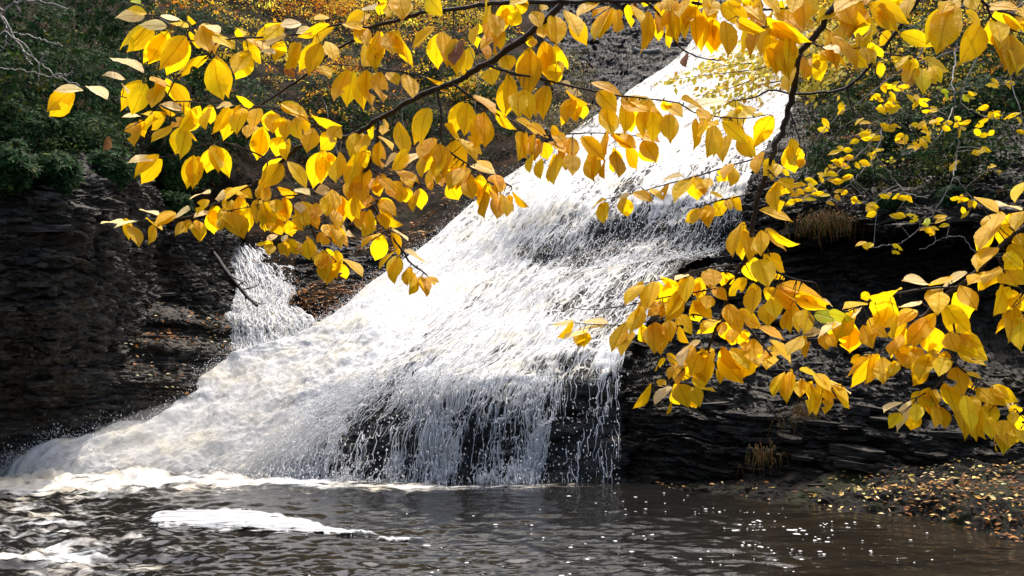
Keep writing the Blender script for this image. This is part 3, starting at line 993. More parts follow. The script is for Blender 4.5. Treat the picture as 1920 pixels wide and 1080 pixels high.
bed = M.ramp(M.noise(M.mapping(co, (0.8, 2.2, 1)), 1.0, 4, 0.6), [(0.35, (0.007, 0.006, 0.0045)), (0.7, (0.021, 0.0165, 0.010))])
M.l(M.mix(shl, (0.0095, 0.009, 0.008), bed), wa.inputs['Base Color'])
wa.inputs['Roughness'].default_value = 0.05
wa.inputs['IOR'].default_value = 1.33
M.l(M.bump(M.noise(M.mapping(co, (9, 14, 1)), 1.0, 3, 0.5, 0.4), 0.25, 0.02), wa.inputs['Normal'])
fb = M.n('ShaderNodeBsdfPrincipled')
M.l(M.ramp(M.noise(co, 0.9, 4, 0.6), [(0.4, (0.56, 0.58, 0.59)), (0.62, (0.60, 0.54, 0.42))]), fb.inputs['Base Color'])
fb.inputs['Roughness'].default_value = 0.6
M.l(M.bump(nn, 0.8, 0.06), fb.inputs['Normal'])
mx = M.n('ShaderNodeMixShader')
M.l(fa, mx.inputs[0])
M.l(wa.outputs[0], mx.inputs[1])
M.l(fb.outputs[0], mx.inputs[2])
M.l(mx.outputs[0], M.out.inputs[0])
tag(link('water', me, M.m), kind='structure')

# floating raft of foam
M = Mat('pool foam')
bs = M.n('ShaderNodeBsdfPrincipled')
co = M.coord()
M.l(M.ramp(M.noise(M.mapping(co, (1.2, 7, 1)), 1.0, 6, 0.65), [(0.36, (0.13, 0.142, 0.165)), (0.47, (0.26, 0.275, 0.29)), (0.6, (0.39, 0.39, 0.39))]), bs.inputs['Base Color'])
bs.inputs['Roughness'].default_value = 0.7
M.l(M.bump(M.noise(M.mapping(co, (5, 14, 5)), 1.0, 5, 0.6), 0.5, 0.03), bs.inputs['Normal'])
ed = M.math('ADD', M.attr('thick').outputs['Fac'], M.math('MULTIPLY', M.math('SUBTRACT', M.noise(M.mapping(co, (3.2, 11, 1)), 1.0, 6, 0.7), 0.5), 2.9))
tr = M.n('ShaderNodeBsdfTransparent')
mx = M.n('ShaderNodeMixShader')
M.l(M.smooth(ed, 0.22, 0.66), mx.inputs[0])
M.l(tr.outputs[0], mx.inputs[1])
M.l(bs.outputs[0], mx.inputs[2])
M.l(mx.outputs[0], M.out.inputs[0])
RAFT = M.m
M = Mat('foam fleck')
bs = M.n('ShaderNodeBsdfPrincipled')
bs.inputs['Base Color'].default_value = (0.45, 0.46, 0.47, 1)
bs.inputs['Roughness'].default_value = 0.6
M.l(bs.outputs[0], M.out.inputs[0])
FOAM = M.m


def water_pt(px, py):
    y = F_PX * CAM_H / (np.asarray(py, float) - 674)
    return at(px, 674, y) * np.array([1, 1, 0.0])


def raft(name, top, bot, n, m, thick, seed):
    t, b = catmull(np.array(top, float), n), catmull(np.array(bot, float), n)
    rg = np.random.default_rng(seed)
    jt = fbm(np.arange(n) * 0.37, np.arange(n) * 0.0, np.arange(n) * 0.0, 3, seed)
    jb = fbm(np.arange(n) * 0.41, np.arange(n) * 0.0 + 7, np.arange(n) * 0.0, 3, seed + 1)
    t[:, 1] += 4.0 * jt
    b[:, 1] += 4.5 * jb
    w = np.linspace(0, 1, m)[:, None]
    X = t[None, :, 0] * (1 - w) + b[None, :, 0] * w
    Y = t[None, :, 1] * (1 - w) + b[None, :, 1] * w
    P = water_pt(X, Y)
    ee = np.minimum(np.minimum(w, 1 - w) * 6, 1) * np.minimum(np.minimum(np.arange(n), n - 1 - np.arange(n))[None] / 5.0, 1)
    P[..., 2] = 0.004 + 0.02 * np.clip(ee, 0, 1) + thick * np.sqrt(np.clip(ee, 0, 1)) + 0.03 * fbm(P[..., 0] * 1.1, P[..., 1] * 3.2, P[..., 0] * 0, 3, 301) * ee
    c = P.mean((0, 1))
    c[2] = 0
    me = fast_mesh(name, P - c, grid_faces(m, n))
    add_attr(me, 'thick', np.minimum(np.minimum(w * 4, (1 - w) * 3.2), 1) * np.minimum(np.minimum(np.arange(n), n - 1 - np.arange(n))[None] / 12.0, 1))
    o = link(name, me, RAFT, loc=tuple(c))
    return o


tag(raft('foam_raft', [(282, 978), (318, 942), (345, 948), (460, 950), (560, 968), (640, 988), (712, 1001)],
         [(280, 982), (310, 991), (370, 993), (450, 996), (560, 999), (640, 1002), (712, 1004)], 120, 26, 0.018, 3),
    'long white raft of foam floating on the dark pool below the falls', 'foam')
tag(raft('foam_raft', [(700, 1008), (730, 1005), (765, 1006), (808, 1008)], [(700, 1010), (730, 1012), (765, 1011), (808, 1010)], 40, 8, 0.008, 5),
    'thin sliver of foam trailing off the tip of the long white raft', 'foam')

# flecks of foam drifting on the pool
fx, fy = [], []
for (cx, cy, sx, sy, n) in ((1460, 985, 130, 22, 60), (1330, 950, 110, 18, 45), (1430, 1010, 60, 12, 45), (1560, 950, 150, 18, 45), (1000, 985, 150, 18, 40),
                            (1200, 1010, 200, 40, 50), (1500, 1040, 200, 25, 45), (1720, 1010, 110, 30, 20), (700, 960, 200, 25, 30), (900, 1050, 300, 18, 30)):
    fx.append(r.normal(cx, sx, n))
    fy.append(r.normal(cy, sy, n))
fx, fy = np.concatenate(fx), np.clip(np.concatenate(fy), 918, 1078)
P = water_pt(fx, fy)
P[:, 2] = 0.006
n = len(P)
ang = np.arange(7) * 2 * math.pi / 7
rx = 0.009 * r.lognormal(0.0, 0.6, n)
ry = rx * r.uniform(0.5, 1.0, n)
rr = r.uniform(0.6, 1.15, (n, 7))
V = np.concatenate([np.stack([P[:, :1] + rr * rx[:, None] * np.cos(ang) * 1.7, P[:, 1:2] + rr * ry[:, None] * np.sin(ang) * 2.2, P[:, 2:] + 0 * rr], -1),
                    (P + np.array([0, 0, 0.006]))[:, None]], 1)
i = np.arange(n)[:, None] * 8
a = np.arange(7)
Fq = np.stack([i + a, i + (a + 1) % 7, np.broadcast_to(i + 7, (n, 7))], -1).reshape(-1, 3)
tag(link('foam_flecks', fast_mesh('foam_flecks', V.reshape(-1, 3), Fq), FOAM), kind='stuff')

# spray hanging over the foot of the chute
M = Mat('spray mist')
vol = M.n('ShaderNodeVolumePrincipled')
vol.inputs['Color'].default_value = (0.95, 0.95, 0.95, 1)
vol.inputs['Density'].default_value = 0.24
vol.inputs['Anisotropy'].default_value = 0.2
M.l(vol.outputs[0], M.out.inputs['Volume'])
for px, py, Y, rx, ry, rz in ((420, 830, 17.0, 1.9, 0.9, 0.75), (170, 872, 16.9, 1.9, 0.6, 0.32), (520, 720, 18.2, 1.3, 0.8, 0.55)):
    a, b = np.meshgrid(np.linspace(0, math.pi, 18), np.linspace(0, 2 * math.pi, 33), indexing='ij')
    wob = 1 + 0.12 * fbm(np.sin(a) * np.cos(b) * 1.5 + px, np.sin(a) * np.sin(b) * 1.5, np.cos(a) * 1.5, 2, 9)
    V = np.stack([rx * np.sin(a) * np.cos(b), ry * np.sin(a) * np.sin(b), rz * np.cos(a)], -1) * wob[..., None]
    V[:, -1] = V[:, 0]
    V[0], V[-1] = V[0, 0], V[-1, 0]
    tag(link('mist', fast_mesh('mist', V, grid_faces(18, 33)), M.m, loc=tuple(at(px, py, Y))), kind='stuff')
# ------------------------------------------------------------------ vegetation
def leaf_mat(name, transl=0.35, rough=0.5, spec=0.4):
    M = Mat(name)
    col = M.attr('tint').outputs['Color']
    bs = M.n('ShaderNodeBsdfPrincipled')
    bs.inputs['Roughness'].default_value = rough
    bs.inputs['Specular IOR Level'].default_value = spec
    M.l(col, bs.inputs['Base Color'])
    tl = M.n('ShaderNodeBsdfTranslucent')
    M.l(col, tl.inputs['Color'])
    mx = M.n('ShaderNodeMixShader')
    mx.inputs[0].default_value = transl
    M.l(bs.outputs[0], mx.inputs[1])
    M.l(tl.outputs[0], mx.inputs[2])
    M.l(mx.outputs[0], M.out.inputs[0])
    return M.m


AUTUMN = leaf_mat('autumn foliage', 0.5, 0.6, 0.08)
EVERGREEN = leaf_mat('evergreen foliage', 0.3, 0.6, 0.03)
LITTER = leaf_mat('fallen leaf', 0.15, 0.6, 0.15)


def bark(name, a, b):
    M = Mat(name)
    co = M.coord()
    c = M.ramp(M.noise(M.mapping(co, (14, 14, 5)), 1.0, 5, 0.65), [(0.35, a), (0.7, b)])
    bs = M.n('ShaderNodeBsdfPrincipled')
    bs.inputs['Roughness'].default_value = 0.75
    M.l(c, bs.inputs['Base Color'])
    M.l(M.bump(M.noise(co, 60, 4, 0.6), 0.6, 0.004), bs.inputs['Normal'])
    M.l(bs.outputs[0], M.out.inputs[0])
    return M.m


BARK_DARK = bark('dark bark', (0.008, 0.005, 0.004), (0.028, 0.017, 0.012))
BARK_GREY = bark('grey bark', (0.05, 0.04, 0.032), (0.17, 0.14, 0.115))
BARK_PALE = bark('pale dead twig', (0.16, 0.14, 0.12), (0.36, 0.32, 0.28))
BARK_BROWN = bark('brown bark', (0.03, 0.02, 0.013), (0.09, 0.06, 0.04))


def unit(a):
    return a / np.maximum(np.linalg.norm(a, axis=-1, keepdims=True), 1e-9)


def leaf_cloud(pos, d, nrm, L, ratio, fold=0.25, tints=None):
    """small leaves (two triangles folded on the midrib): verts, faces, colours"""
    n = len(pos)
    d = unit(d)
    nrm = unit(nrm - (nrm * d).sum(-1, keepdims=True) * d)
    s = np.cross(d, nrm)
    L = np.broadcast_to(np.asarray(L, float), (n,))[:, None]
    W = L * ratio * 0.5
    b, t = pos, pos + d * L
    m = pos + d * L * 0.45
    l = m + s * W + nrm * W * fold
    q = m - s * W + nrm * W * fold
    V = np.stack([b, l, t, q], 1).reshape(-1, 3)
    k = np.arange(n)[:, None] * 4
    Fq = np.concatenate([k + np.array([0, 1, 2]), k + np.array([0, 2, 3])], 0)
    C = None if tints is None else np.repeat(tints, 4, 0)
    return V, Fq, C


def palette(n, cols, wts, jit, rg):
    cols = np.array(cols)
    i = rg.choice(len(cols), n, p=np.array(wts) / sum(wts))
    return np.clip(cols[i] * rg.lognormal(0, jit, (n, 1)) * rg.lognormal(0, jit * 0.3, (n, 3)), 0.002, 0.95)


def cloud_obj(name, data, mat, parent, origin, kind='stuff'):
    V, Fq, C = data
    me = fast_mesh(name, V - np.asarray(origin), Fq, smooth=False)
    add_color(me, 'tint', C)
    o = link(name, me, mat, parent)
    if kind:
        o['kind'] = kind
    return o


def rand_dirs(n, rg):
    return unit(rg.normal(0, 1, (n, 3)))


def wander(p0, p1, n, amp, seed):
    t = np.linspace(0, 1, n)[:, None]
    p = np.asarray(p0) * (1 - t) + np.asarray(p1) * t
    o = np.stack([fbm(t[:, 0] * 3 + seed, t[:, 0] * 0 + 13 * i, t[:, 0] * 0, 3, seed + i) for i in range(3)], -1)
    return p + amp * o * np.sin(np.pi * np.clip(t, 0, 1)) ** 0.5


GREENS = [(0.014, 0.040, 0.012), (0.022, 0.056, 0.017), (0.034, 0.074, 0.024), (0.010, 0.027, 0.009), (0.07, 0.085, 0.012)]


def rhododendron(px, py, Y, rad, whorls, label, seed, flat=0.8, leaf=0.12):
    """evergreen bush: leaf whorls at the tips of bare crooked stems"""
    rg = np.random.default_rng(seed)
    c = at(px, py, Y)
    root = empty('rhododendron', tuple(c - np.array([0, 0, rad * flat])))
    tag(root, label, 'bush', 'rhododendrons on the gorge slopes')
    O = np.array(root.location)
    d = rand_dirs(whorls, rg)
    d[:, 1] = -np.abs(d[:, 1]) * np.where(rg.uniform(0, 1, whorls) < 0.85, 1, -1)
    rr = rad * (0.55 + 0.45 * rg.uniform(0, 1, whorls) ** 0.5) * (1 + 0.3 * fbm(d[:, 0] * 2.2 + seed, d[:, 1] * 2.2, d[:, 2] * 2.2, 3, seed))
    tips = c + d * rr[:, None] * np.array([1, 1, flat])
    axis = unit(d + np.array([0, -0.15, 0.7]) + rg.normal(0, 0.25, (whorls, 3)))
    k = 9
    a = rg.uniform(0, 6.28, (whorls, 1)) + np.arange(k) * 6.28 / k + rg.normal(0, 0.25, (whorls, k))
    e1 = unit(np.cross(axis, np.array([0.2, 0.9, 0.1])))
    e2 = np.cross(axis, e1)
    drop = rg.uniform(-0.5, 0.35, (whorls, k, 1))
    dirs = np.cos(a)[..., None] * e1[:, None] + np.sin(a)[..., None] * e2[:, None] + drop * axis[:, None]
    pos = np.repeat(tips, k, 0) + rg.normal(0, 0.012, (whorls * k, 3))
    shade = palette(whorls * k, GREENS, [3, 3, 2, 2, 0.25], 0.25, rg)
    cloud_obj('foliage', leaf_cloud(pos, dirs.reshape(-1, 3), np.repeat(axis, k, 0) + rg.normal(0, 0.15, (whorls * k, 3)), leaf * rg.uniform(0.7, 1.15, whorls * k), 0.34, -0.2, shade), EVERGREEN, root, O)
    st = []
    for i in range(10):
        q = tips[rg.integers(0, whorls)]
        st.append(tube_mesh(wander(O + np.array([rg.uniform(-.3, .3) * rad, 0.2 * rad, 0]), q, 9, 0.12 * rad, seed + i), np.linspace(0.02, 0.007, 9), 5))
    V, Fq = join(st)
    link('stems', fast_mesh('stems', V - O, Fq), BARK_BROWN, root)
    return root


ORDER = ['at the top left corner', 'above the left wall lip', 'beside the dark recess']
rhododendron(30, 70, 24, 1.5, 620, 'dark evergreen rhododendron filling the top left corner of the slope', 1)
rhododendron(215, 20, 27, 1.7, 560, 'dark evergreen rhododendron uphill of the left rock wall, below the orange foliage', 2)
rhododendron(120, 190, 20.5, 1.25, 620, 'glossy rhododendron hanging low over the middle of the left rock wall', 3)
rhododendron(255, 170, 23.5, 1.25, 560, 'rhododendron between the yellow leaf sprays and the left rock wall', 4)
rhododendron(30, 250, 18.2, 0.75, 420, 'rhododendron drooping over the lip of the left rock wall at its outer end', 5)
rhododendron(165, 262, 18.9, 0.55, 300, 'small rhododendron on the very lip of the left rock wall', 18)
rhododendron(15, 318, 14.7, 0.42, 260, 'rhododendron sprig hanging down over the face of the left rock wall at the photo edge', 24)
rhododendron(105, 322, 15.3, 0.36, 220, 'rhododendron sprig hanging over the middle of the left wall lip', 25)
rhododendron(205, 318, 16.8, 0.40, 220, 'rhododendron sprig hanging at the corner where the left wall turns into the recess', 26)
rhododendron(370, 90, 29, 1.5, 480, 'shaded rhododendron upslope behind the leftmost yellow leaves', 6)
rhododendron(360, 290, 23.6, 0.95, 480, 'rhododendron over the dark recess between the left wall and the side cascade', 7)
rhododendron(440, 210, 26, 1.15, 420, 'rhododendron in the hollow above the side cascade', 8)
rhododendron(325, 385, 22.3, 0.42, 160, 'lowest small rhododendron clinging to the recess beside the side cascade', 9)
rhododendron(630, 205, 32.5, 1.3, 380, 'distant rhododendron on the slope under the orange trees', 10)
rhododendron(770, 235, 33.2, 1.2, 380, 'distant rhododendron in the middle of the leaf covered slope', 11)
rhododendron(560, 300, 29, 0.9, 300, 'distant low rhododendron straight above the side cascade', 12)
rhododendron(905, 190, 35.5, 0.9, 260, 'scrubby rhododendron next to the grey bedrock', 13)
rhododendron(830, 130, 38, 1.4, 360, 'rhododendron high on the slope left of the grey bedrock', 19)
rhododendron(1700, 268, 21.3, 0.7, 420, 'dark evergreen bush on the ledge above the right rock wall', 14)
rhododendron(1600, 235, 25, 0.7, 320, 'evergreen bush beside the head of the right rock wall next to the falls', 15)
rhododendron(1850, 215, 21.5, 1.0, 520, 'large dark evergreen bush above the right rock wall at the photo edge', 16)
rhododendron(1770, 110, 27, 1.5, 520, 'evergreen bush higher up behind the small leaved sapling', 17)
rhododendron(1930, 60, 27, 1.5, 420, 'evergreen bush in the top right corner of the slope', 20)
rhododendron(1640, 70, 33, 1.4, 360, 'evergreen bush high on the right slope behind the thin dark branch', 21)
rhododendron(1790, 370, 17.8, 0.3, 90, 'fern sized evergreen sprig hanging on the right rock wall', 22, 0.6, 0.1)
rhododendron(1668, 378, 18.4, 0.25, 80, 'tiny evergreen sprig rooted in a crack of the right rock wall', 23, 0.6, 0.1)

YEL, ORG = [(0.70, 0.47, 0.02), (0.76, 0.55, 0.05), (0.62, 0.33, 0.015), (0.34, 0.33, 0.03)], [(0.72, 0.30, 0.02), (0.66, 0.38, 0.03), (0.54, 0.18, 0.015), (0.70, 0.47, 0.04)]


def broad_tree(px, py, Y, rad, sprays, per, cols, label, seed, leaf=0.11, group='autumn trees on the slope behind', flat=0.7, base_dz=None):
    """autumn tree: leaves in layered flat sprays round a tapered trunk"""
    rg = np.random.default_rng(seed)
    c = at(px, py, Y)
    bz = rad * 1.6 if base_dz is None else base_dz
    root = empty('autumn_tree', tuple(c + np.array([0.1 * rad, 0.3 * rad, -bz])))
    tag(root, label, 'tree', group)
    O = np.array(root.location)
    d = rand_dirs(sprays, rg)
    rr = rad * rg.uniform(0.15, 1, sprays) ** 0.6
    sc = c + d * rr[:, None] * np.array([1.15, 0.9, flat])
    n = sprays * per
    yaw = rg.uniform(0, 6.28, sprays)
    ax = np.stack([np.cos(yaw), np.sin(yaw), rg.normal(-0.15, 0.12, sprays)], -1)
    sd = np.stack([-np.sin(yaw), np.cos(yaw), rg.normal(0, 0.1, sprays)], -1)
    t, w = rg.uniform(-0.5, 0.5, (sprays, per, 1)), rg.normal(0, 0.13, (sprays, per, 1))
    pos = (sc[:, None] + ax[:, None] * t * rad * 0.7 + sd[:, None] * w * rad * 0.7 + np.array([0, 0, 1]) * rg.normal(0, 0.02, (sprays, per, 1))).reshape(-1, 3)
    dirs = (ax[:, None] * 0.4 + sd[:, None] * np.sign(w) * 0.8 + rg.normal(0, 0.35, (sprays, per, 3)) - np.array([0, 0, 0.5])).reshape(-1, 3)
    nr = np.array([0, 0, 1.0]) + rg.normal(0, 0.4, (n, 3))
    tint = palette(sprays, cols, [3, 3, 2, 1], 0.15, rg)
    tint = np.clip(np.repeat(tint, per, 0) * rg.lognormal(0, 0.2, (n, 1)), 0, 0.9)
    cloud_obj('crown', leaf_cloud(pos, dirs, nr, leaf * rg.uniform(0.6, 1.2, n), 0.55, 0.2, tint), AUTUMN, root, O)
    top = c + np.array([0, 0, rad * 0.5])
    link('trunk', fast_mesh('trunk', *(lambda a: (a[0] - O, a[1]))(tube_mesh(wander(O, top, 14, 0.12 * rad, seed), np.linspace(0.035 * rad + 0.02, 0.01, 14), 7))), BARK_GREY, root)
    for i in range(7):
        s0 = O + (top - O) * rg.uniform(0.35, 0.9)
        link('limb', fast_mesh('limb', *(lambda a: (a[0] - O, a[1]))(tube_mesh(wander(s0, sc[rg.integers(0, sprays)], 9, 0.1 * rad, seed + 3 + i), np.linspace(0.016 * rad + 0.008, 0.006, 9), 5))), BARK_GREY, root)
    return root


broad_tree(470, 20, 41, 2.0, 176, 34, ORG, 'orange leaved tree high on the left slope, the one nearest the top left corner', 41)
broad_tree(590, 30, 43, 2.2, 192, 34, ORG[1:] + YEL[:1], 'orange and yellow tree next in line on the ridge above the left slope', 42)
broad_tree(720, 45, 45, 2.0, 160, 32, YEL[:3] + ORG[:1], 'golden tree in the middle of the slope behind the upper limb', 43)
broad_tree(860, 60, 45, 2.0, 144, 30, YEL, 'sparse yellow tree nearest the grey bedrock', 44)
broad_tree(520, 150, 36, 1.3, 112, 30, YEL, 'low spreading yellow sapling below the orange trees', 45)
broad_tree(430, 130, 34, 1.0, 64, 28, YEL, 'small yellow sapling above the leftmost rhododendrons', 46)
broad_tree(640, 150, 36, 1.1, 80, 28, ORG[1:] + YEL[:1], 'low amber sapling under the ridge trees', 47)
broad_tree(880, 170, 36, 0.9, 54, 26, YEL, 'thin greenish yellow sapling on the slope beside the bedrock', 48)
broad_tree(350, 30, 38, 1.4, 80, 28, ORG, 'rusty sapling peeking out above the rhododendrons', 49)
broad_tree(1700, 20, 33, 1.6, 96, 28, YEL, 'yellow tree high on the right slope behind the thin dark branch', 50, 0.08)
broad_tree(1860, 30, 30, 1.5, 80, 28, YEL, 'yellow tree on the right slope at the top right corner', 51, 0.08)
broad_tree(1560, 30, 38, 1.6, 80, 28, YEL, 'yellow tree beside the head of the falls', 52, 0.08)

# yellow spray of a leaning tree in front of the upper falls
rg = np.random.default_rng(71)
base = at(1620, 60, 18.5)
root = empty('leaning_tree', tuple(base))
tag(root, 'slender leaning tree spreading pale yellow leaf sprays across the upper falls', 'tree')
O = np.array(root.location)
sprs = [[(1610, 60), (1540, 95), (1470, 118), (1400, 132), (1330, 140), (1255, 150)], [(1540, 95), (1480, 110), (1430, 140), (1370, 165), (1310, 180)],
        [(1560, 90), (1500, 70), (1450, 70), (1410, 90), (1380, 108)], [(1540, 95), (1510, 130), (1470, 150), (1420, 160), (1380, 185), (1340, 205)],
        [(1600, 70), (1570, 120), (1545, 150), (1520, 175)], [(1560, 85), (1530, 40), (1500, 20), (1460, 15)], [(1470, 118), (1420, 118), (1370, 122), (1320, 128)]]
ps, dr = [], []
for i, sp in enumerate(sprs):
    sp = np.array(sp, float)
    w = catmull(at(sp[:, 0], sp[:, 1], np.linspace(18.4, 16.8 + 0.25 * i, len(sp))), 40)
    nm = 'limb' if i else 'trunk'
    link(nm, fast_mesh(nm, *(lambda a: (a[0] - O, a[1]))(tube_mesh(w, np.linspace(0.018, 0.004, 40), 5))), BARK_BROWN, root)
    k = 300
    q = rg.integers(2, 40, k)
    ps.append(w[q] + rg.normal(0, 1, (k, 3)) * np.array([0.13, 0.25, 0.10]) * (0.35 + 0.9 * np.sin(np.pi * q / 40))[:, None])
    dr.append(np.array([-0.6, -0.2, -0.55]) + rg.normal(0, 0.5, (k, 3)))
ps, dr = np.concatenate(ps), np.concatenate(dr)
n = len(ps)
tint = palette(n, [(0.74, 0.55, 0.06), (0.60, 0.52, 0.06), (0.66, 0.36, 0.03), (0.75, 0.62, 0.15)], [4, 3, 1, 2], 0.15, rg)
cloud_obj('crown', leaf_cloud(ps, dr, np.array([0.1, -0.5, 0.8]) + rg.normal(0, 0.4, (n, 3)), 0.115 * rg.uniform(0.6, 1.2, n), 0.55, 0.2, tint), AUTUMN, root, O)

# bare grey twigs in the top left corner
rg = np.random.default_rng(72)
root = empty('bare_branch', tuple(at(-60, 0, 15.5)))
tag(root, 'leafless grey branch with crooked twigs reaching in over the top left corner', 'branch')
O = np.array(root.location)
polys = [[(-60, 0), (0, 28), (20, 60), (45, 95), (75, 118), (105, 140), (150, 162)], [(-60, -20), (0, 15), (30, 5), (70, 2), (130, 18)], [(0, 28), (12, 55), (6, 90), (-20, 110)],
         [(20, 60), (50, 66), (90, 78), (118, 86)], [(45, 95), (52, 112), (60, 120)], [(-40, 60), (0, 62), (30, 72), (60, 100), (75, 135), (70, 160)], [(-40, 120), (0, 128), (40, 132), (80, 140), (115, 148)],
         [(30, 5), (36, 20), (34, 30)], [(105, 140), (130, 140), (136, 132)], [(75, 118), (80, 105), (90, 98)]]
for i, pl in enumerate(polys):
    pl = np.array(pl, float)
    w = catmull(at(pl[:, 0], pl[:, 1], 15.5 - 0.1 * i), 30) + 0.012 * rg.normal(0, 1, (30, 3))
    nm = 'limb' if i == 0 else 'twig'
    link(nm, fast_mesh(nm, *(lambda a: (a[0] - O, a[1]))(tube_mesh(w, np.linspace(0.02 if i < 2 else 0.013, 0.007, 30), 5))), BARK_PALE, root)

# dead branch lying across the side cascade
root = empty('dead_branch', tuple(at(482, 573, 22.0)))
tag(root, 'dark dead branch leaning down across the small side cascade', 'branch')
O = np.array(root.location)
polys = [[(385, 452), (408, 485), (425, 510), (446, 535), (465, 558), (482, 573)], [(428, 515), (440, 522), (455, 530), (470, 548)], [(452, 543), (470, 540), (486, 532), (484, 524)],
         [(446, 535), (460, 528), (466, 540)], [(404, 478), (395, 500), (385, 535), (378, 550)], [(472, 562), (488, 570), (500, 568)], [(460, 555), (462, 572)]]
for i, pl in enumerate(polys):
    pl = np.array(pl, float)
    w = catmull(at(pl[:, 0], pl[:, 1], np.linspace(22.9, 21.7, len(pl)) if i == 0 else 22.1), 24)
    nm = 'stem' if i == 0 else 'twig'
    link(nm, fast_mesh(nm, *(lambda a: (a[0] - O, a[1]))(tube_mesh(w, np.linspace(0.05, 0.03, 24) if i == 0 else np.linspace(0.016, 0.006, 24), 6, 0.15, i))), BARK_DARK, root)

# driftwood log stranded on the grey bedrock
root = empty('driftwood_log', tuple(at(1210, 97, 37.6)))
tag(root, 'bleached driftwood log stranded on the grey bedrock beside the upper falls', 'log')
O = np.array(root.location)
pl = np.array([(1186, 91), (1200, 96), (1218, 97), (1236, 94)], float)
V, Fq = tube_mesh(catmull(at(pl[:, 0], pl[:, 1], np.array([37.5, 37.4, 37.3, 37.3])), 20), 0.075, 8, 0.12, 3)
link('trunk', fast_mesh('trunk', V - O, Fq), bark('bleached wood', (0.12, 0.115, 0.11), (0.3, 0.29, 0.28)), root)
pl = np.array([(1188, 92), (1186, 86), (1190, 84)], float)
V, Fq = tube_mesh(catmull(at(pl[:, 0], pl[:, 1], 37.45), 8), 0.035, 6)
link('branch_stub', fast_mesh('branch_stub', V - O, Fq), bark('bleached stub', (0.12, 0.115, 0.11), (0.3, 0.29, 0.28)), root)


# tufts of dry grass on the right wall
def tuft(px, py, Y, w, h, n, label, seed):
    rg = np.random.default_rng(seed)
    c = at(px, py, Y)
    x0 = np.clip(rg.normal(0, 0.5, n), -1.3, 1.3) * w
    p0 = c + np.stack([x0, rg.uniform(-0.08, 0.12, n), rg.normal(0, 0.07, n) - 0.25 * x0 ** 2 / w], -1)
    d = np.stack([rg.normal(0, 0.35, n), -np.abs(rg.normal(0.5, 0.25, n)), rg.normal(0.25, 0.3, n)], -1)
    L = h * rg.lognormal(-0.25, 0.45, n)
    K = 5
    t = np.linspace(0, 1, K)[None, :, None]
    P = p0[:, None] + d[:, None] * t * L[:, None, None] * 0.6 - np.array([0, 0, 1]) * (t ** 2) * L[:, None, None] * 0.9
    sx = np.stack([np.ones(n), rg.normal(0, 0.4, n), np.zeros(n)], -1)
    wd = 0.006 * (1 - t * 0.85)
    V = np.stack([P - sx[:, None] * wd, P + sx[:, None] * wd], 2).reshape(-1, 3)
    i = np.arange(n * K * 2).reshape(n, K, 2)
    Fq = np.stack([i[:, :-1, 0], i[:, :-1, 1], i[:, 1:, 1], i[:, 1:, 0]], -1).reshape(-1, 4)
    me = fast_mesh('grass_tuft', V - c, Fq)
    add_color(me, 'tint', np.repeat(palette(n, [(0.14, 0.075, 0.025), (0.20, 0.11, 0.035), (0.08, 0.055, 0.02), (0.07, 0.075, 0.02)], [3, 2, 2, 1], 0.2, rg), K * 2, 0))
    o = link('grass_tuft', me, AUTUMN, loc=tuple(c))
    tag(o, label, 'grass tuft', 'dry grass tufts on the right rock wall')


tuft(1555, 404, 18.7, 0.62, 0.28, 420, 'long fringe of dry grass hanging over the overhang of the right rock wall', 1)
tuft(1432, 846, 15.05, 0.26, 0.20, 130, 'drooping rusty grass tuft low on the right wall just above the bank', 2)
tuft(1515, 768, 15.3, 0.34, 0.30, 170, 'straw coloured grass tuft on the right wall below the hanging yellow leaves', 3)
tuft(1490, 372, 20.8, 0.4, 0.25, 160, 'sparse grass tuft where the right wall meets the upper falls', 4)
tuft(1600, 300, 21.7, 0.6, 0.35, 260, 'brown grass tuft on the slope between evergreen bushes above the right wall', 5)


# dry brown brush above the right wall
rg = np.random.default_rng(75)
root = empty('dry_brush', tuple(at(1610, 330, 21.2)))
tag(root, 'tangle of dry brown brush on the slope above the right rock wall', 'brush')
O = np.array(root.location)
st = []
for i in range(60):
    a = at(rg.uniform(1530, 1720), rg.uniform(230, 345), rg.uniform(20.3, 21.8))
    b = a + np.array([rg.normal(0, 0.5), rg.normal(-0.2, 0.3), rg.uniform(0.2, 1.0)])
    st.append(tube_mesh(wander(a, b, 9, 0.15, 100 + i), np.linspace(0.012, 0.004, 9) * rg.uniform(0.6, 1.4), 4))
V, Fq = join(st)
o = link('stems', fast_mesh('stems', V - O, Fq), BARK_BROWN, root)
tag(o, kind='stuff')


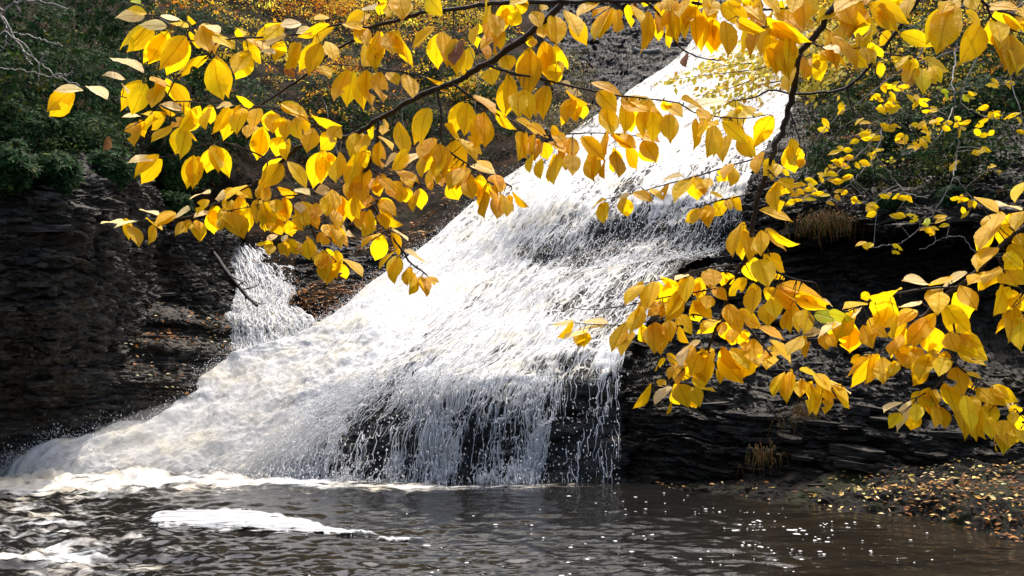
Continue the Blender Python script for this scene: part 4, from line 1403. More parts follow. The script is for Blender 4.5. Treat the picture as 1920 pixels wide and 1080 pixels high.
# ------------------------------------------------------------------ undergrowth on the wooded slopes
def undergrowth(S, n, hmax, leaf, cols, wts, seed, sel, mat):
    rg = np.random.default_rng(seed)
    v, u = rg.uniform(0.01, 0.99, n * 5), rg.uniform(0.01, 0.99, n * 5)
    P = sample(S, v, u)
    X, Y = proj(P)
    cl = fbm(P[:, 0] * 0.8, P[:, 1] * 0.8, P[:, 2] * 0.8, 3, seed)
    k = (X > -150) & (X < 2080) & (Y > -120) & (rg.uniform(0, 1, len(P)) < sel(X, Y) * sstep(-0.35, 0.25, cl))
    P, cl = P[k][:n], cl[k][:n]
    n = len(P)
    ncl = n // 14
    ci = rg.integers(0, n, ncl)
    j = rg.integers(0, ncl, n)
    h = hmax * rg.uniform(0, 1, ncl) ** 0.7 * (0.4 + sstep(-0.2, 0.5, cl[ci]))
    yaw = rg.uniform(0, 6.28, ncl)
    t, w = rg.uniform(-1, 1, n), rg.normal(0, 0.25, n)
    e = np.stack([np.cos(yaw[j]), np.sin(yaw[j]), 0 * t], -1) * t[:, None] + np.stack([-np.sin(yaw[j]), np.cos(yaw[j]), 0 * t], -1) * w[:, None]
    pos = P[ci][j] + np.array([0, -0.35, 1.0]) * h[j][:, None] + e * (0.10 + leaf * 2.4) + rg.normal(0, leaf * 0.25, (n, 3))
    d = e * 0.6 + rg.normal(0, 0.5, (n, 3)) + np.array([0, -0.2, -0.35])
    tint = palette(ncl, cols, wts, 0.25, rg)[j] * rg.lognormal(0, 0.15, (n, 1))
    V, Fq, C = leaf_cloud(pos, d, np.array([0, -0.3, 1.0]) + rg.normal(0, 0.4, (n, 3)), leaf * rg.uniform(0.6, 1.2, n), 0.5, 0.2, tint)
    me = fast_mesh('undergrowth', V, Fq, smooth=False)
    add_color(me, 'tint', C)
    tag(link('undergrowth', me, mat), kind='stuff')


def left_of_falls(X, Y):
    return sstep(1010, 900, X) * sstep(470, 400, Y)


GR2 = [(0.018, 0.040, 0.013), (0.034, 0.056, 0.014), (0.012, 0.028, 0.010), (0.07, 0.075, 0.012)]
BR2 = [(0.075, 0.04, 0.015), (0.12, 0.06, 0.018), (0.04, 0.025, 0.012), (0.04, 0.05, 0.012)]
AU2 = [(0.62, 0.38, 0.02), (0.68, 0.48, 0.04), (0.58, 0.23, 0.015), (0.30, 0.29, 0.03)]
undergrowth(HLS, 24000, 1.3, 0.13, GR2, [3, 3, 3, 1], 201, lambda X, Y: left_of_falls(X, Y) * sstep(360, 280, Y), EVERGREEN)
undergrowth(HLS, 34000, 2.2, 0.11, AU2, [3, 3, 2, 2], 202, lambda X, Y: left_of_falls(X, Y) * sstep(250, 350, X) * sstep(330, 180, Y), AUTUMN)
undergrowth(HRS, 14000, 1.0, 0.12, GR2, [3, 3, 3, 1], 203, lambda X, Y: 1.0 + 0 * X, EVERGREEN)
undergrowth(HRS, 16000, 1.6, 0.09, AU2, [3, 3, 1, 2], 204, lambda X, Y: 0.3 + sstep(240, 120, Y), AUTUMN)
undergrowth(SR, 34000, 0.7, 0.115, GR2, [3, 3, 3, 1], 205, lambda X, Y: sstep(395, 330, Y) * sstep(1490, 1540, X), EVERGREEN)
undergrowth(SR, 15000, 0.3, 0.09, BR2, [3, 2, 3, 2], 207, lambda X, Y: sstep(400, 330, Y) * sstep(1480, 1530, X), LITTER)
undergrowth(HRS, 7000, 0.6, 0.09, BR2, [3, 2, 3, 2], 208, lambda X, Y: 1.0 + 0 * X, LITTER)
undergrowth(SR, 2600, 0.7, 0.075, AU2, [3, 3, 1, 2], 209, lambda X, Y: sstep(380, 330, Y) * sstep(1540, 1600, X), AUTUMN)
undergrowth(SL, 9000, 0.45, 0.09, GR2, [3, 3, 3, 1], 206, lambda X, Y: sstep(350, 305, Y) * sstep(430, 390, X), EVERGREEN)
TAN = [(0.20, 0.15, 0.07), (0.28, 0.20, 0.08), (0.10, 0.10, 0.03), (0.05, 0.06, 0.02)]
undergrowth(BRS, 5000, 0.6, 0.09, TAN, [3, 2, 2, 2], 210, lambda X, Y: sstep(1120, 1080, X) * sstep(100, 130, Y) * sstep(300, 260, Y), AUTUMN)

# thin leafless saplings on the far slope
rg = np.random.default_rng(77)
SAPL = [(520, 300, 'straight above the side cascade'), (640, 310, 'among the lowest sprays of yellow leaves'), (760, 300, 'rising from the brown leaf litter'),
        (700, 230, 'below the golden ridge tree'), (880, 290, 'beside the bedrock channel of the big fall'), (960, 215, 'just left of the bare grey bedrock'), (590, 215, 'under the orange ridge trees')]
for i, (x0, y0, near) in enumerate(SAPL):
    Yd = 27 + (330 - y0) / 130 * 9
    a = at(x0, y0, Yd)
    root = empty('bare_sapling', tuple(a))
    tag(root, 'leafless grey sapling in the undergrowth ' + near, 'sapling', 'leafless saplings on the far left slope')
    b = a + np.array([rg.normal(0, 0.7), rg.normal(-0.6, 0.4), rg.uniform(1.4, 3.0)])
    w = wander(a, b, 14, 0.25, 500 + i)
    link('stem', fast_mesh('stem', *(lambda q: (q[0] - a, q[1]))(tube_mesh(w, np.linspace(0.028, 0.008, 14), 5))), BARK_PALE, root)
    for j in range(4):
        s0 = w[rg.integers(5, 12)]
        e_ = s0 + np.array([rg.normal(0, 0.5), rg.normal(-0.1, 0.3), rg.uniform(0.0, 0.7)])
        link('twig', fast_mesh('twig', *(lambda q: (q[0] - a, q[1]))(tube_mesh(wander(s0, e_, 8, 0.12, 700 + i * 5 + j), np.linspace(0.012, 0.005, 8), 4))), BARK_GREY, root)

# ------------------------------------------------------------------ fallen leaves
def litter(name, S, n, L, cols, wts, seed, sel=None, up=0.012):
    rg = np.random.default_rng(seed)
    v, u = rg.uniform(0.01, 0.99, n * 6), rg.uniform(0.01, 0.99, n * 6)
    P = sample(S, v, u)
    X, Y = proj(P)
    k = (X > -40) & (X < 1960) & (Y < 1100)
    k &= rg.uniform(0, 1, len(P)) < sstep(-0.45, 0.35, fbm(P[:, 0] * 1.7, P[:, 1] * 1.7, P[:, 2] * 1.7, 3, seed + 50))
    if sel is not None:
        k &= rg.uniform(0, 1, len(P)) < sel(X, Y)
    P = P[k][:n]
    n = len(P)
    Nn = unit(np.array([0, -0.3, 1.0]) + rg.normal(0, 0.35, (n, 3)))
    d = rg.normal(0, 1, (n, 3)) * np.array([1, 1, 0.25])
    V, Fq, C = leaf_cloud(P + Nn * up, d, Nn, L * rg.uniform(0.6, 1.25, n), 0.5, 0.35, palette(n, cols, wts, 0.2, rg))
    me = fast_mesh(name, V, Fq, smooth=False)
    add_color(me, 'tint', C)
    o = link(name, me, LITTER)
    tag(o, kind='stuff')


LC = [(0.52, 0.36, 0.13), (0.42, 0.22, 0.05), (0.30, 0.12, 0.03), (0.62, 0.50, 0.24), (0.16, 0.07, 0.025)]
litter('fallen_leaves', BANK_S, 900, 0.075, LC, [3, 3, 3, 2, 3], 1, lambda X, Y: np.clip(0.05 + 1.2 * sstep(1560, 1850, X + (Y - 900) * 1.2), 0, 1) * sstep(855, 890, Y))
litter('fallen_leaves', BANK_S, 1000, 0.07, [(0.30, 0.12, 0.03), (0.22, 0.09, 0.025), (0.42, 0.20, 0.05), (0.12, 0.06, 0.02)], [3, 3, 2, 2], 2, lambda X, Y: sstep(1640, 1800, X + (Y - 930) * 1.5) * sstep(890, 930, Y))
litter('fallen_leaves', BANK_S, 260, 0.08, [(0.7, 0.5, 0.16), (0.6, 0.36, 0.06), (0.75, 0.6, 0.3)], [3, 2, 2], 3, lambda X, Y: sstep(1450, 1620, X))
litter('fallen_leaves', HLS, 5200, 0.11, [(0.30, 0.13, 0.04), (0.22, 0.09, 0.03), (0.42, 0.22, 0.07), (0.12, 0.06, 0.025)], [3, 3, 2, 2], 4, lambda X, Y: sstep(500, 640, X) * sstep(200, 290, Y) + 0.15)
litter('fallen_leaves', HRS, 1500, 0.10, [(0.30, 0.13, 0.04), (0.22, 0.09, 0.03), (0.5, 0.34, 0.07), (0.12, 0.06, 0.025)], [3, 3, 2, 2], 5)
litter('fallen_leaves', BNS, 420, 0.09, [(0.34, 0.15, 0.04), (0.22, 0.09, 0.03), (0.5, 0.3, 0.1), (0.12, 0.06, 0.025)], [3, 3, 2, 2], 6, lambda X, Y: 0.6 + 0 * X)


def on_wall(S, cx, cy, sx, sy):
    return lambda X, Y: np.exp(-((X - cx) / sx) ** 2 - ((Y - cy) / sy) ** 2)


BR_ = [(0.36, 0.14, 0.035), (0.26, 0.10, 0.028), (0.48, 0.24, 0.07), (0.14, 0.065, 0.024)]
for i, (cx, cy, sx, sy, n) in enumerate(((345, 572, 55, 16, 800), (395, 600, 30, 10, 300), (315, 628, 45, 12, 420), (195, 690, 38, 10, 150), (350, 480, 25, 50, 420), (300, 655, 80, 40, 150))):
    litter('fallen_leaves', SL if i == 4 else LGS, n, 0.10, BR_, [3, 3, 2, 2], 20 + i, on_wall(SL, cx, cy, sx, sy), 0.05)
litter('fallen_leaves', LGS, 130, 0.08, [(0.5, 0.4, 0.2), (0.36, 0.2, 0.07), (0.6, 0.52, 0.34)], [2, 2, 2], 31, lambda X, Y: sstep(190, 260, X) * sstep(520, 620, Y) * 0.7, 0.06)
litter('fallen_leaves', SR, 110, 0.07, [(0.5, 0.4, 0.12), (0.36, 0.2, 0.05), (0.6, 0.5, 0.3)], [2, 2, 2], 32, lambda X, Y: 0.15 + sstep(560, 640, Y) * sstep(1560, 1700, X) * sstep(760, 690, Y), 0.06)
# ------------------------------------------------------------------ yellow branches close to the camera
def beech_mat(name, col, dark, transl, pale=0.0):
    M = Mat(name)
    uv = M.coord('UV')
    sx = M.n('ShaderNodeSeparateXYZ')
    M.l(uv, sx.inputs[0])
    u, v = sx.outputs[0], sx.outputs[1]
    rnd = M.n('ShaderNodeObjectInfo').outputs['Random']
    au = M.math('ABSOLUTE', u)
    # side veins run forward from the midrib
    ph = M.math('MULTIPLY', M.math('SUBTRACT', v, M.math('MULTIPLY', au, 0.75)), 13.0)
    fr = M.math('ABSOLUTE', M.math('SUBTRACT', M.math('FRACT', ph), 0.5))
    side = M.math('MULTIPLY', M.smooth(fr, 0.40, 0.5), 0.5)
    mid = M.smooth(au, 0.03, 0.008)
    vein = M.math('MAXIMUM', side, mid)
    off = M.n('ShaderNodeCombineXYZ')
    M.l(M.math('MULTIPLY', rnd, 50.0), off.inputs[0])
    M.l(M.math('MULTIPLY', rnd, 31.0), off.inputs[1])
    ad = M.n('ShaderNodeVectorMath', operation='ADD')
    M.l(uv, ad.inputs[0])
    M.l(off.outputs[0], ad.inputs[1])
    n1 = M.noise(ad.outputs[0], 3.2, 4, 0.6)
    n2 = M.noise(ad.outputs[0], 10.0, 3, 0.6)
    hs = M.n('ShaderNodeHueSaturation')
    hs.inputs['Color'].default_value = (*col, 1)
    M.l(M.math('ADD', 0.487, M.math('MULTIPLY', rnd, 0.024)), hs.inputs['Hue'])
    M.l(M.math('ADD', 0.84, M.math('MULTIPLY', rnd, 0.3)), hs.inputs['Value'])
    c = M.mix(M.math('MULTIPLY', M.smooth(n1, 0.42, 0.72), 0.55), hs.outputs[0], dark)
    c = M.mix(M.math('MULTIPLY', vein, 0.5), c, (dark[0] * 0.6, dark[1] * 0.55, dark[2] * 0.5))
    c = M.mix(M.math('MULTIPLY', M.smooth(n2, 0.66, 0.72), 0.8), c, (0.13, 0.045, 0.012))
    edge = M.smooth(au, 0.20, 0.30)
    c = M.mix(M.math('MULTIPLY', M.math('MULTIPLY', edge, M.smooth(n1, 0.5, 0.62)), 0.35), c, (0.30, 0.12, 0.02))
    bs = M.n('ShaderNodeBsdfPrincipled')
    bs.inputs['Roughness'].default_value = 0.5
    bs.inputs['Specular IOR Level'].default_value = 0.12
    M.l(c, bs.inputs['Base Color'])
    bmp = M.bump(M.math('SUBTRACT', M.math('MULTIPLY', n1, 0.6), vein), 0.35, 0.02)
    M.l(bmp, bs.inputs['Normal'])
    tl = M.n('ShaderNodeBsdfTranslucent')
    M.l(c, tl.inputs['Color'])
    mx = M.n('ShaderNodeMixShader')
    mx.inputs[0].default_value = transl
    M.l(bs.outputs[0], mx.inputs[1])
    M.l(tl.outputs[0], mx.inputs[2])
    M.l(mx.outputs[0], M.out.inputs[0])
    return M.m


LEAF_MATS = {
    'y': beech_mat('yellow leaf', (0.92, 0.63, 0.006), (0.88, 0.50, 0.004), 0.58),
    'o': beech_mat('orange leaf', (0.92, 0.57, 0.005), (0.88, 0.43, 0.004), 0.58),
    'a': beech_mat('amber leaf', (0.90, 0.58, 0.005), (0.84, 0.45, 0.004), 0.58),
    'p': beech_mat('sunlit cream leaf', (0.92, 0.76, 0.36), (0.88, 0.64, 0.22), 0.45),  # sun glare on upturned leaf tops, painted in as a cream colour
    'b': beech_mat('brown leaf', (0.20, 0.07, 0.014), (0.10, 0.035, 0.01), 0.3),
    'g': beech_mat('green yellow leaf', (0.50, 0.56, 0.02), (0.60, 0.45, 0.012), 0.50),
}


def leaf_mesh(seed, bite=False, shape=0):
    """one toothed beech leaf, unit length along y, folded a little along the midrib"""
    r = random.Random(seed)
    n = 13
    fold, curl, twist = r.uniform(0.10, 0.32), r.uniform(-0.2, 0.28), r.uniform(-0.22, 0.22)
    bend = r.uniform(-0.05, 0.05)
    V, UV = [], []
    peak = (0.88, 0.98, 0.80)[shape % 3]
    bs = r.choice((-1, 1))
    b0 = r.randint(5, 9)
    for i in range(n):
        t = i / (n - 1)
        w = 0.262 * math.sin(math.pi * t ** peak) ** (0.84 if t < 0.5 else 0.84 + 1.0 * (t - 0.5))
        if i == 0:
            w = 0.004
        if i == n - 1:
            w = 0.0
        z = -curl * (t - 0.3) ** 2
        cx = bend * math.sin(math.pi * t)
        for s in (-1, 0, 1):
            ww = w * (1.018 if i % 2 else 0.985) * r.uniform(0.98, 1.02)
            if bite and s == bs and b0 <= i <= b0 + 1:
                ww *= 0.25
            x = s * ww
            a = twist * t
            zz = abs(x) * fold + r.uniform(-0.008, 0.008) * (s != 0) + 0.02 * math.sin(7 * t + seed) * (s != 0)
            V.append((cx + x * math.cos(a) - zz * math.sin(a), t, z + x * math.sin(a) + zz * math.cos(a)))
            UV.append((s * ww, t))
    Fq = []
    for i in range(n - 1):
        for s in (0, 1):
            a = i * 3 + s
            Fq.append((a, a + 1, a + 4, a + 3))
    me = bpy.data.meshes.new('leaf')
    me.from_pydata(V, [], Fq)
    l = me.uv_layers.new(name='uv')
    for lp in me.loops:
        l.data[lp.index].uv = UV[lp.vertex_index]
    for p in me.polygons:
        p.use_smooth = True
    me.update()
    return me


LEAF_CACHE = {}


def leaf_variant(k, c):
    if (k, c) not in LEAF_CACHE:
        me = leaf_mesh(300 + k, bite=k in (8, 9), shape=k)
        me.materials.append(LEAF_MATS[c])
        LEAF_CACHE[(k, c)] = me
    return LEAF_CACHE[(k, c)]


CAMP = Vector((0, 0, CAM_H))


def place_leaf(parent, origin, pb, pt, Y, wpx, c, rnd, name='leaf', L0=0.088):
    g_ = 0.02
    pt = (pt[0] + (pt[0] - pb[0]) * g_, pt[1] + (pt[1] - pb[1]) * g_)
    wpx = wpx * 1.02 + 1
    b = Vector(at(pb[0], pb[1], Y))
    t0 = Vector(at(pt[0], pt[1], Y))
    lp = (t0 - b).length
    L0 = L0 * rnd.uniform(0.85, 1.1)
    Y = float(Y)
    lt = max(L0, lp * 1.03)
    dz = min(math.sqrt(max(lt * lt - lp * lp, 0)), 0.8 * lp + 0.01) * rnd.choice((-1, 1, -1))
    t = Vector(at(pt[0], pt[1], Y + dz))
    a = t - b
    L = a.length
    a.normalize()
    view = ((b + t) / 2 - CAMP).normalized()
    vp = (-view) - (-view).dot(a) * a
    if vp.length < 1e-4:
        vp = a.orthogonal()
    vp.normalize()
    s = a.cross(vp)
    wv = float(wpx / F_PX * Y)
    cc = 0.0
    W = max(0.47 * L, wv * 1.02)
    W = min(W, 0.62 * L)
    cc = float(min(1.0, max(0.12, wv / W)))
    sn = math.sqrt(1 - cc * cc)
    n1, n2 = cc * vp + sn * s, cc * vp - sn * s
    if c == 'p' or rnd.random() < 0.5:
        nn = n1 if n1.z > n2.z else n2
    else:
        nn = n1 if rnd.random() < 0.5 else n2
    x = a.cross(nn).normalized()
    me = leaf_variant(rnd.randint(0, 7) if rnd.random() < 0.88 else rnd.randint(8, 9), c)
    o = bpy.data.objects.new(name, me)
    COL.objects.link(o)
    o.parent = parent
    m = Matrix((x * (W / 0.524), a * L, nn * L)).transposed().to_4x4()
    m.translation = b - Vector(origin)
    o.matrix_local = m
    return o


def parse(block, ox, oy, sc):
    out = []
    for ln in block.replace('\n', ';').split(';'):
        f = ln.split()
        if len(f) < 6:
            continue
        bx, by, tx, ty, w = map(float, f[:5])
        out.append((ox + bx / sc, oy + by / sc, ox + tx / sc, oy + ty / sc, w / sc, f[5]))
    return out


# leaf positions noted from the photograph: base x y, tip x y, width, colour letter
LEAVES = []
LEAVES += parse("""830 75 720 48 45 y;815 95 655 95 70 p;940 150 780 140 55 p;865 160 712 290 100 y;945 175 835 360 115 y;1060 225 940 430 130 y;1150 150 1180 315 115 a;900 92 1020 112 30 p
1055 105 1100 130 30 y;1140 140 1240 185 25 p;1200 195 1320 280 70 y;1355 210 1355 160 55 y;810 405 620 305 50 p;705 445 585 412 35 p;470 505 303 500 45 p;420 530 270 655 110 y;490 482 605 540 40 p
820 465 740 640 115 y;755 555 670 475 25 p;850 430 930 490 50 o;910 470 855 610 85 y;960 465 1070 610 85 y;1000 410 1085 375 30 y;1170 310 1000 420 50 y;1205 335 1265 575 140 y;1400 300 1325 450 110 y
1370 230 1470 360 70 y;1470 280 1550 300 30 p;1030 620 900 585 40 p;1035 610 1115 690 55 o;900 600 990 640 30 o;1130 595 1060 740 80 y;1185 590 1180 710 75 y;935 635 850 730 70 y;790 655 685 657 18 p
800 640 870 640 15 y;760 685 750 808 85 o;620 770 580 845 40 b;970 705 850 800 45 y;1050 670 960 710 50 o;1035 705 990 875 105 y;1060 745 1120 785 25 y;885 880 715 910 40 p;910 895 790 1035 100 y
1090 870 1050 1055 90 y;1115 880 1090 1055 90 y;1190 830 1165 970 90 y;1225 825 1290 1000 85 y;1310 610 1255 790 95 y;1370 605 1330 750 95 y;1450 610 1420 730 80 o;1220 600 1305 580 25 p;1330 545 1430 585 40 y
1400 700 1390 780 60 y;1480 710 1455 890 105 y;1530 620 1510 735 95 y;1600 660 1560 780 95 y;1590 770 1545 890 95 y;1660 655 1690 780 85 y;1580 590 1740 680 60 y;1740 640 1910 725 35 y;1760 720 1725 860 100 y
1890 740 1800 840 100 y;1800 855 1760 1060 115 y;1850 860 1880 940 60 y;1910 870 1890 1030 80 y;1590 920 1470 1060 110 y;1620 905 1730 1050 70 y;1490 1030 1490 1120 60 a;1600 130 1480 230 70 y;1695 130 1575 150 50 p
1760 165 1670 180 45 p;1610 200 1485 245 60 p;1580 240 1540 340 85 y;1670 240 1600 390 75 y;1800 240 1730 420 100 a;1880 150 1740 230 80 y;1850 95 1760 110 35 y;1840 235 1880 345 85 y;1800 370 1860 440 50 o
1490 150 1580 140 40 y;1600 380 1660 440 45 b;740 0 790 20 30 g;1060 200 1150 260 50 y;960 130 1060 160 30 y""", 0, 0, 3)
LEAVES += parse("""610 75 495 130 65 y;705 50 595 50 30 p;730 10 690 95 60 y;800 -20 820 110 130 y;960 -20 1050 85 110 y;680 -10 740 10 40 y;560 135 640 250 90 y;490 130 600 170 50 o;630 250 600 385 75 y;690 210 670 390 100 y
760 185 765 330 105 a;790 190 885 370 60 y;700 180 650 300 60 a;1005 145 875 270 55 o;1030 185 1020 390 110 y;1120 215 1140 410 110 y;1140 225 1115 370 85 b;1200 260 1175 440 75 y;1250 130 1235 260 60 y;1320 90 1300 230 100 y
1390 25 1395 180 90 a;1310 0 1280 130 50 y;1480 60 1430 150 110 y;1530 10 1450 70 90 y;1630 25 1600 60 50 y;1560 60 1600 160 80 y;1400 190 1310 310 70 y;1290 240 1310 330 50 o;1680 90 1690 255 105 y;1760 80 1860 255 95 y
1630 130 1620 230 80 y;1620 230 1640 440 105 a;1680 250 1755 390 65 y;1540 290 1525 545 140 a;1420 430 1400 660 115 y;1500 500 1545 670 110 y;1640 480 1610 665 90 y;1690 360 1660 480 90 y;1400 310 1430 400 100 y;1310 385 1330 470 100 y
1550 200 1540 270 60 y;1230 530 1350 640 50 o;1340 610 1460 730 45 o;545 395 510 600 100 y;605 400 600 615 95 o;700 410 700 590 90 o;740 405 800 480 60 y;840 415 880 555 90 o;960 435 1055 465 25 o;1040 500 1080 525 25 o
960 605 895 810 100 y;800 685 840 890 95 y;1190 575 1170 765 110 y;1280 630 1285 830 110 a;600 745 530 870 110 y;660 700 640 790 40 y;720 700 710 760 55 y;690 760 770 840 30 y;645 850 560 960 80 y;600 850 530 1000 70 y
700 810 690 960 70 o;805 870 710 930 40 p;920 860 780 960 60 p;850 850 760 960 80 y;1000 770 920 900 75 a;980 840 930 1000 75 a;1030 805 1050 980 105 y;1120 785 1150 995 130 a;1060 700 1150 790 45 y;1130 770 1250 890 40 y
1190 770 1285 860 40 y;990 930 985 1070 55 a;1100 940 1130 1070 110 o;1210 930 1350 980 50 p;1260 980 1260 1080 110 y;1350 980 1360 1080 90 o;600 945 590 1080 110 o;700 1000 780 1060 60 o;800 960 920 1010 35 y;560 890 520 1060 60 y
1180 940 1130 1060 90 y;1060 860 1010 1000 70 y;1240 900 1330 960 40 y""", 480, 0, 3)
LEAVES += parse("""340 550 300 695 80 y;380 560 400 670 80 y;280 460 380 540 50 p;300 510 420 590 40 o;480 20 360 90 45 y;540 30 450 90 30 y;560 40 495 220 90 y;600 60 610 190 65 y;660 20 680 145 60 y;700 10 700 100 30 b
770 60 775 260 65 a;820 100 820 235 65 a;910 40 930 240 90 a;990 0 980 120 100 y;1040 60 1065 290 100 a;1130 110 1120 310 110 a;1130 0 1100 90 110 y;1180 20 1340 150 110 a;1260 120 1390 200 70 a;1410 70 1330 320 70 a
1400 0 1350 70 60 y;1480 60 1590 150 80 a;1430 130 1640 250 100 a;1480 210 1490 420 100 y;1560 230 1545 430 110 y;1520 0 1500 80 50 a;1640 0 1640 170 100 a;980 300 975 375 45 b;1160 335 1210 340 30 y;1700 300 1750 465 95 y
1650 330 1640 450 70 o;1790 250 1870 390 60 o;1850 160 1840 310 80 g;1750 260 1880 290 30 p;445 460 620 530 40 o;480 510 590 630 100 y;530 610 560 765 105 y;650 590 680 755 110 y;620 545 770 650 80 y;790 590 790 800 100 y
860 580 960 660 60 a;890 640 900 790 100 a;950 560 1080 610 40 o;1040 670 1045 835 40 a;1080 670 1060 780 60 y;1060 640 1170 720 75 y;1130 720 1105 885 75 a;1200 760 1180 910 75 a;1220 590 1360 620 50 a;1260 610 1260 720 110 y
1300 600 1420 670 50 a;1470 650 1370 820 110 a;1180 680 1340 800 70 y;1280 760 1350 890 80 y;1200 560 970 610 50 p;560 750 700 840 70 o;700 750 830 800 50 o;740 800 820 925 110 a;580 850 600 1000 90 a;640 820 700 950 75 a
520 760 510 900 55 y;390 770 520 900 80 o;450 860 455 1010 80 a;520 900 515 1005 35 a;340 770 345 890 80 o;340 870 340 990 85 a;230 740 300 810 60 o;210 800 330 870 45 o;250 870 235 1040 75 a;180 800 200 900 80 o
120 770 130 900 100 o;60 740 40 900 90 a;110 870 100 975 50 y;160 890 150 1000 50 y;20 670 160 750 40 o;90 700 210 770 40 o;960 990 850 1010 25 p;1010 1000 910 1135 70 y;1020 1010 1045 1130 90 y;1110 1000 1090 1060 60 y
1200 960 1150 1030 60 y;1250 940 1235 1040 65 y;1400 850 1380 970 70 a;1500 920 1460 1010 80 y;1560 810 1590 975 130 a;1630 890 1620 950 50 o;1500 1010 1660 1060 50 a;1490 1020 1500 1190 100 y;1060 -20 1030 60 80 a;870 -10 880 60 80 y
1340 0 1420 30 40 a;1290 10 1380 100 60 a;1600 -20 1580 70 90 y;1220 -10 1260 60 80 a;800 30 860 110 50 y;940 10 960 110 80 y""", 960, 0, 3)
LEAVES += parse("""700 30 760 190 150 y;850 0 660 130 150 y;870 60 800 260 110 a;900 50 1080 210 110 y;1000 0 1080 80 150 y;1150 0 1090 150 120 a;900 150 880 260 80 y;1090 220 1310 310 95 y;820 220 830 330 60 a;740 320 880 450 110 y
860 320 930 420 80 y;1440 75 1340 330 200 y;1440 0 1440 90 110 y;1630 170 1490 430 165 y;1700 130 1710 310 140 a;1530 80 1650 150 70 y;1840 230 1880 480 130 y;1760 180 1760 330 110 y;1650 40 1900 60 60 a;1780 120 1910 190 70 y
1190 390 1160 480 75 y;1200 460 1190 590 70 y;1240 450 1260 610 100 y;1290 440 1365 540 80 y;1250 390 1430 460 60 y;1130 370 1070 440 60 y;950 410 970 510 60 y;1030 200 950 310 60 o;560 330 640 420 70 y;760 60 900 150 110 y;960 -20 1000 60 120 y;620 200 660 330 80 a;1880 60 1930 160 80 y""", 1380, 0, 3.552)
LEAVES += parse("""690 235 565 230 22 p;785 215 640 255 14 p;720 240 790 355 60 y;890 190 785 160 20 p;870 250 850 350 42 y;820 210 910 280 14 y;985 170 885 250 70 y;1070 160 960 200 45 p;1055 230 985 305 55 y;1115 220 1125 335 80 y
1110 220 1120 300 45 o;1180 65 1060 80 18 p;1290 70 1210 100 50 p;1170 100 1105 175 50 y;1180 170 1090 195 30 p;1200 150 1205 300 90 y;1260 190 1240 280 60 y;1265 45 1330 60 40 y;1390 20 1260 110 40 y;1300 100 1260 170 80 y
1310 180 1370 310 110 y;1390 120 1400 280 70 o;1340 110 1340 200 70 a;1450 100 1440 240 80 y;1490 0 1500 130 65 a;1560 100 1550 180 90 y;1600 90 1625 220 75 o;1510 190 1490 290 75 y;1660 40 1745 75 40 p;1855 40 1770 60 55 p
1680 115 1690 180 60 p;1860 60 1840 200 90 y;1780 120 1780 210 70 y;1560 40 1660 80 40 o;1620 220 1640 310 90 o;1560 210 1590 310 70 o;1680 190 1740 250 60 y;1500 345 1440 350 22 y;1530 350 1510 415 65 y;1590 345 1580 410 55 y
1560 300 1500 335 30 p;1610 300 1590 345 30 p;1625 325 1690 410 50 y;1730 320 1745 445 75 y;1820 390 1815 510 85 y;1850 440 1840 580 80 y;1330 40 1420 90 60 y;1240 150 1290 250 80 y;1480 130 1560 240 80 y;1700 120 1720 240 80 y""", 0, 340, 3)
LEAVES += parse("""480 80 470 230 70 o;540 0 520 110 80 a;600 0 600 110 90 o;640 80 630 160 70 o;540 90 540 230 90 o;610 170 610 310 100 a;650 220 600 310 80 y;700 100 790 180 70 y;690 160 820 250 50 y;700 180 740 270 60 y
840 30 850 130 80 y;920 40 930 160 65 y;700 290 590 370 35 y;720 300 670 445 95 y;765 265 855 335 25 p;760 290 810 420 45 y;780 390 690 500 30 y;790 415 775 560 90 y;830 390 955 460 30 p;860 480 850 590 60 y
900 520 860 640 45 a;930 530 960 640 70 a;960 540 1030 560 25 a;990 560 1005 585 20 a;410 430 395 580 80 y;440 390 490 480 40 y;480 460 510 560 65 y;490 430 605 530 35 y;465 240 540 315 22 p;440 240 480 370 80 y
380 240 470 330 70 o;400 310 370 360 60 y;320 180 350 260 60 o;180 320 260 410 55 y;1090 0 1140 110 100 o;1180 0 1220 90 90 o;1230 0 1250 95 70 a;1280 40 1270 190 60 a;1310 10 1290 110 60 a;1350 90 1355 215 80 a
1390 71 1410 200 60 a;1420 80 1465 170 50 a;1440 65 1535 145 45 a;980 0 990 50 40 o;420 150 470 260 60 y;560 10 620 120 80 y;660 -20 680 70 80 o;740 20 800 110 70 o;820 -30 880 40 50 y;1120 -30 1130 60 90 y;1020 -40 1050 30 60 a""", 480, 340, 3)
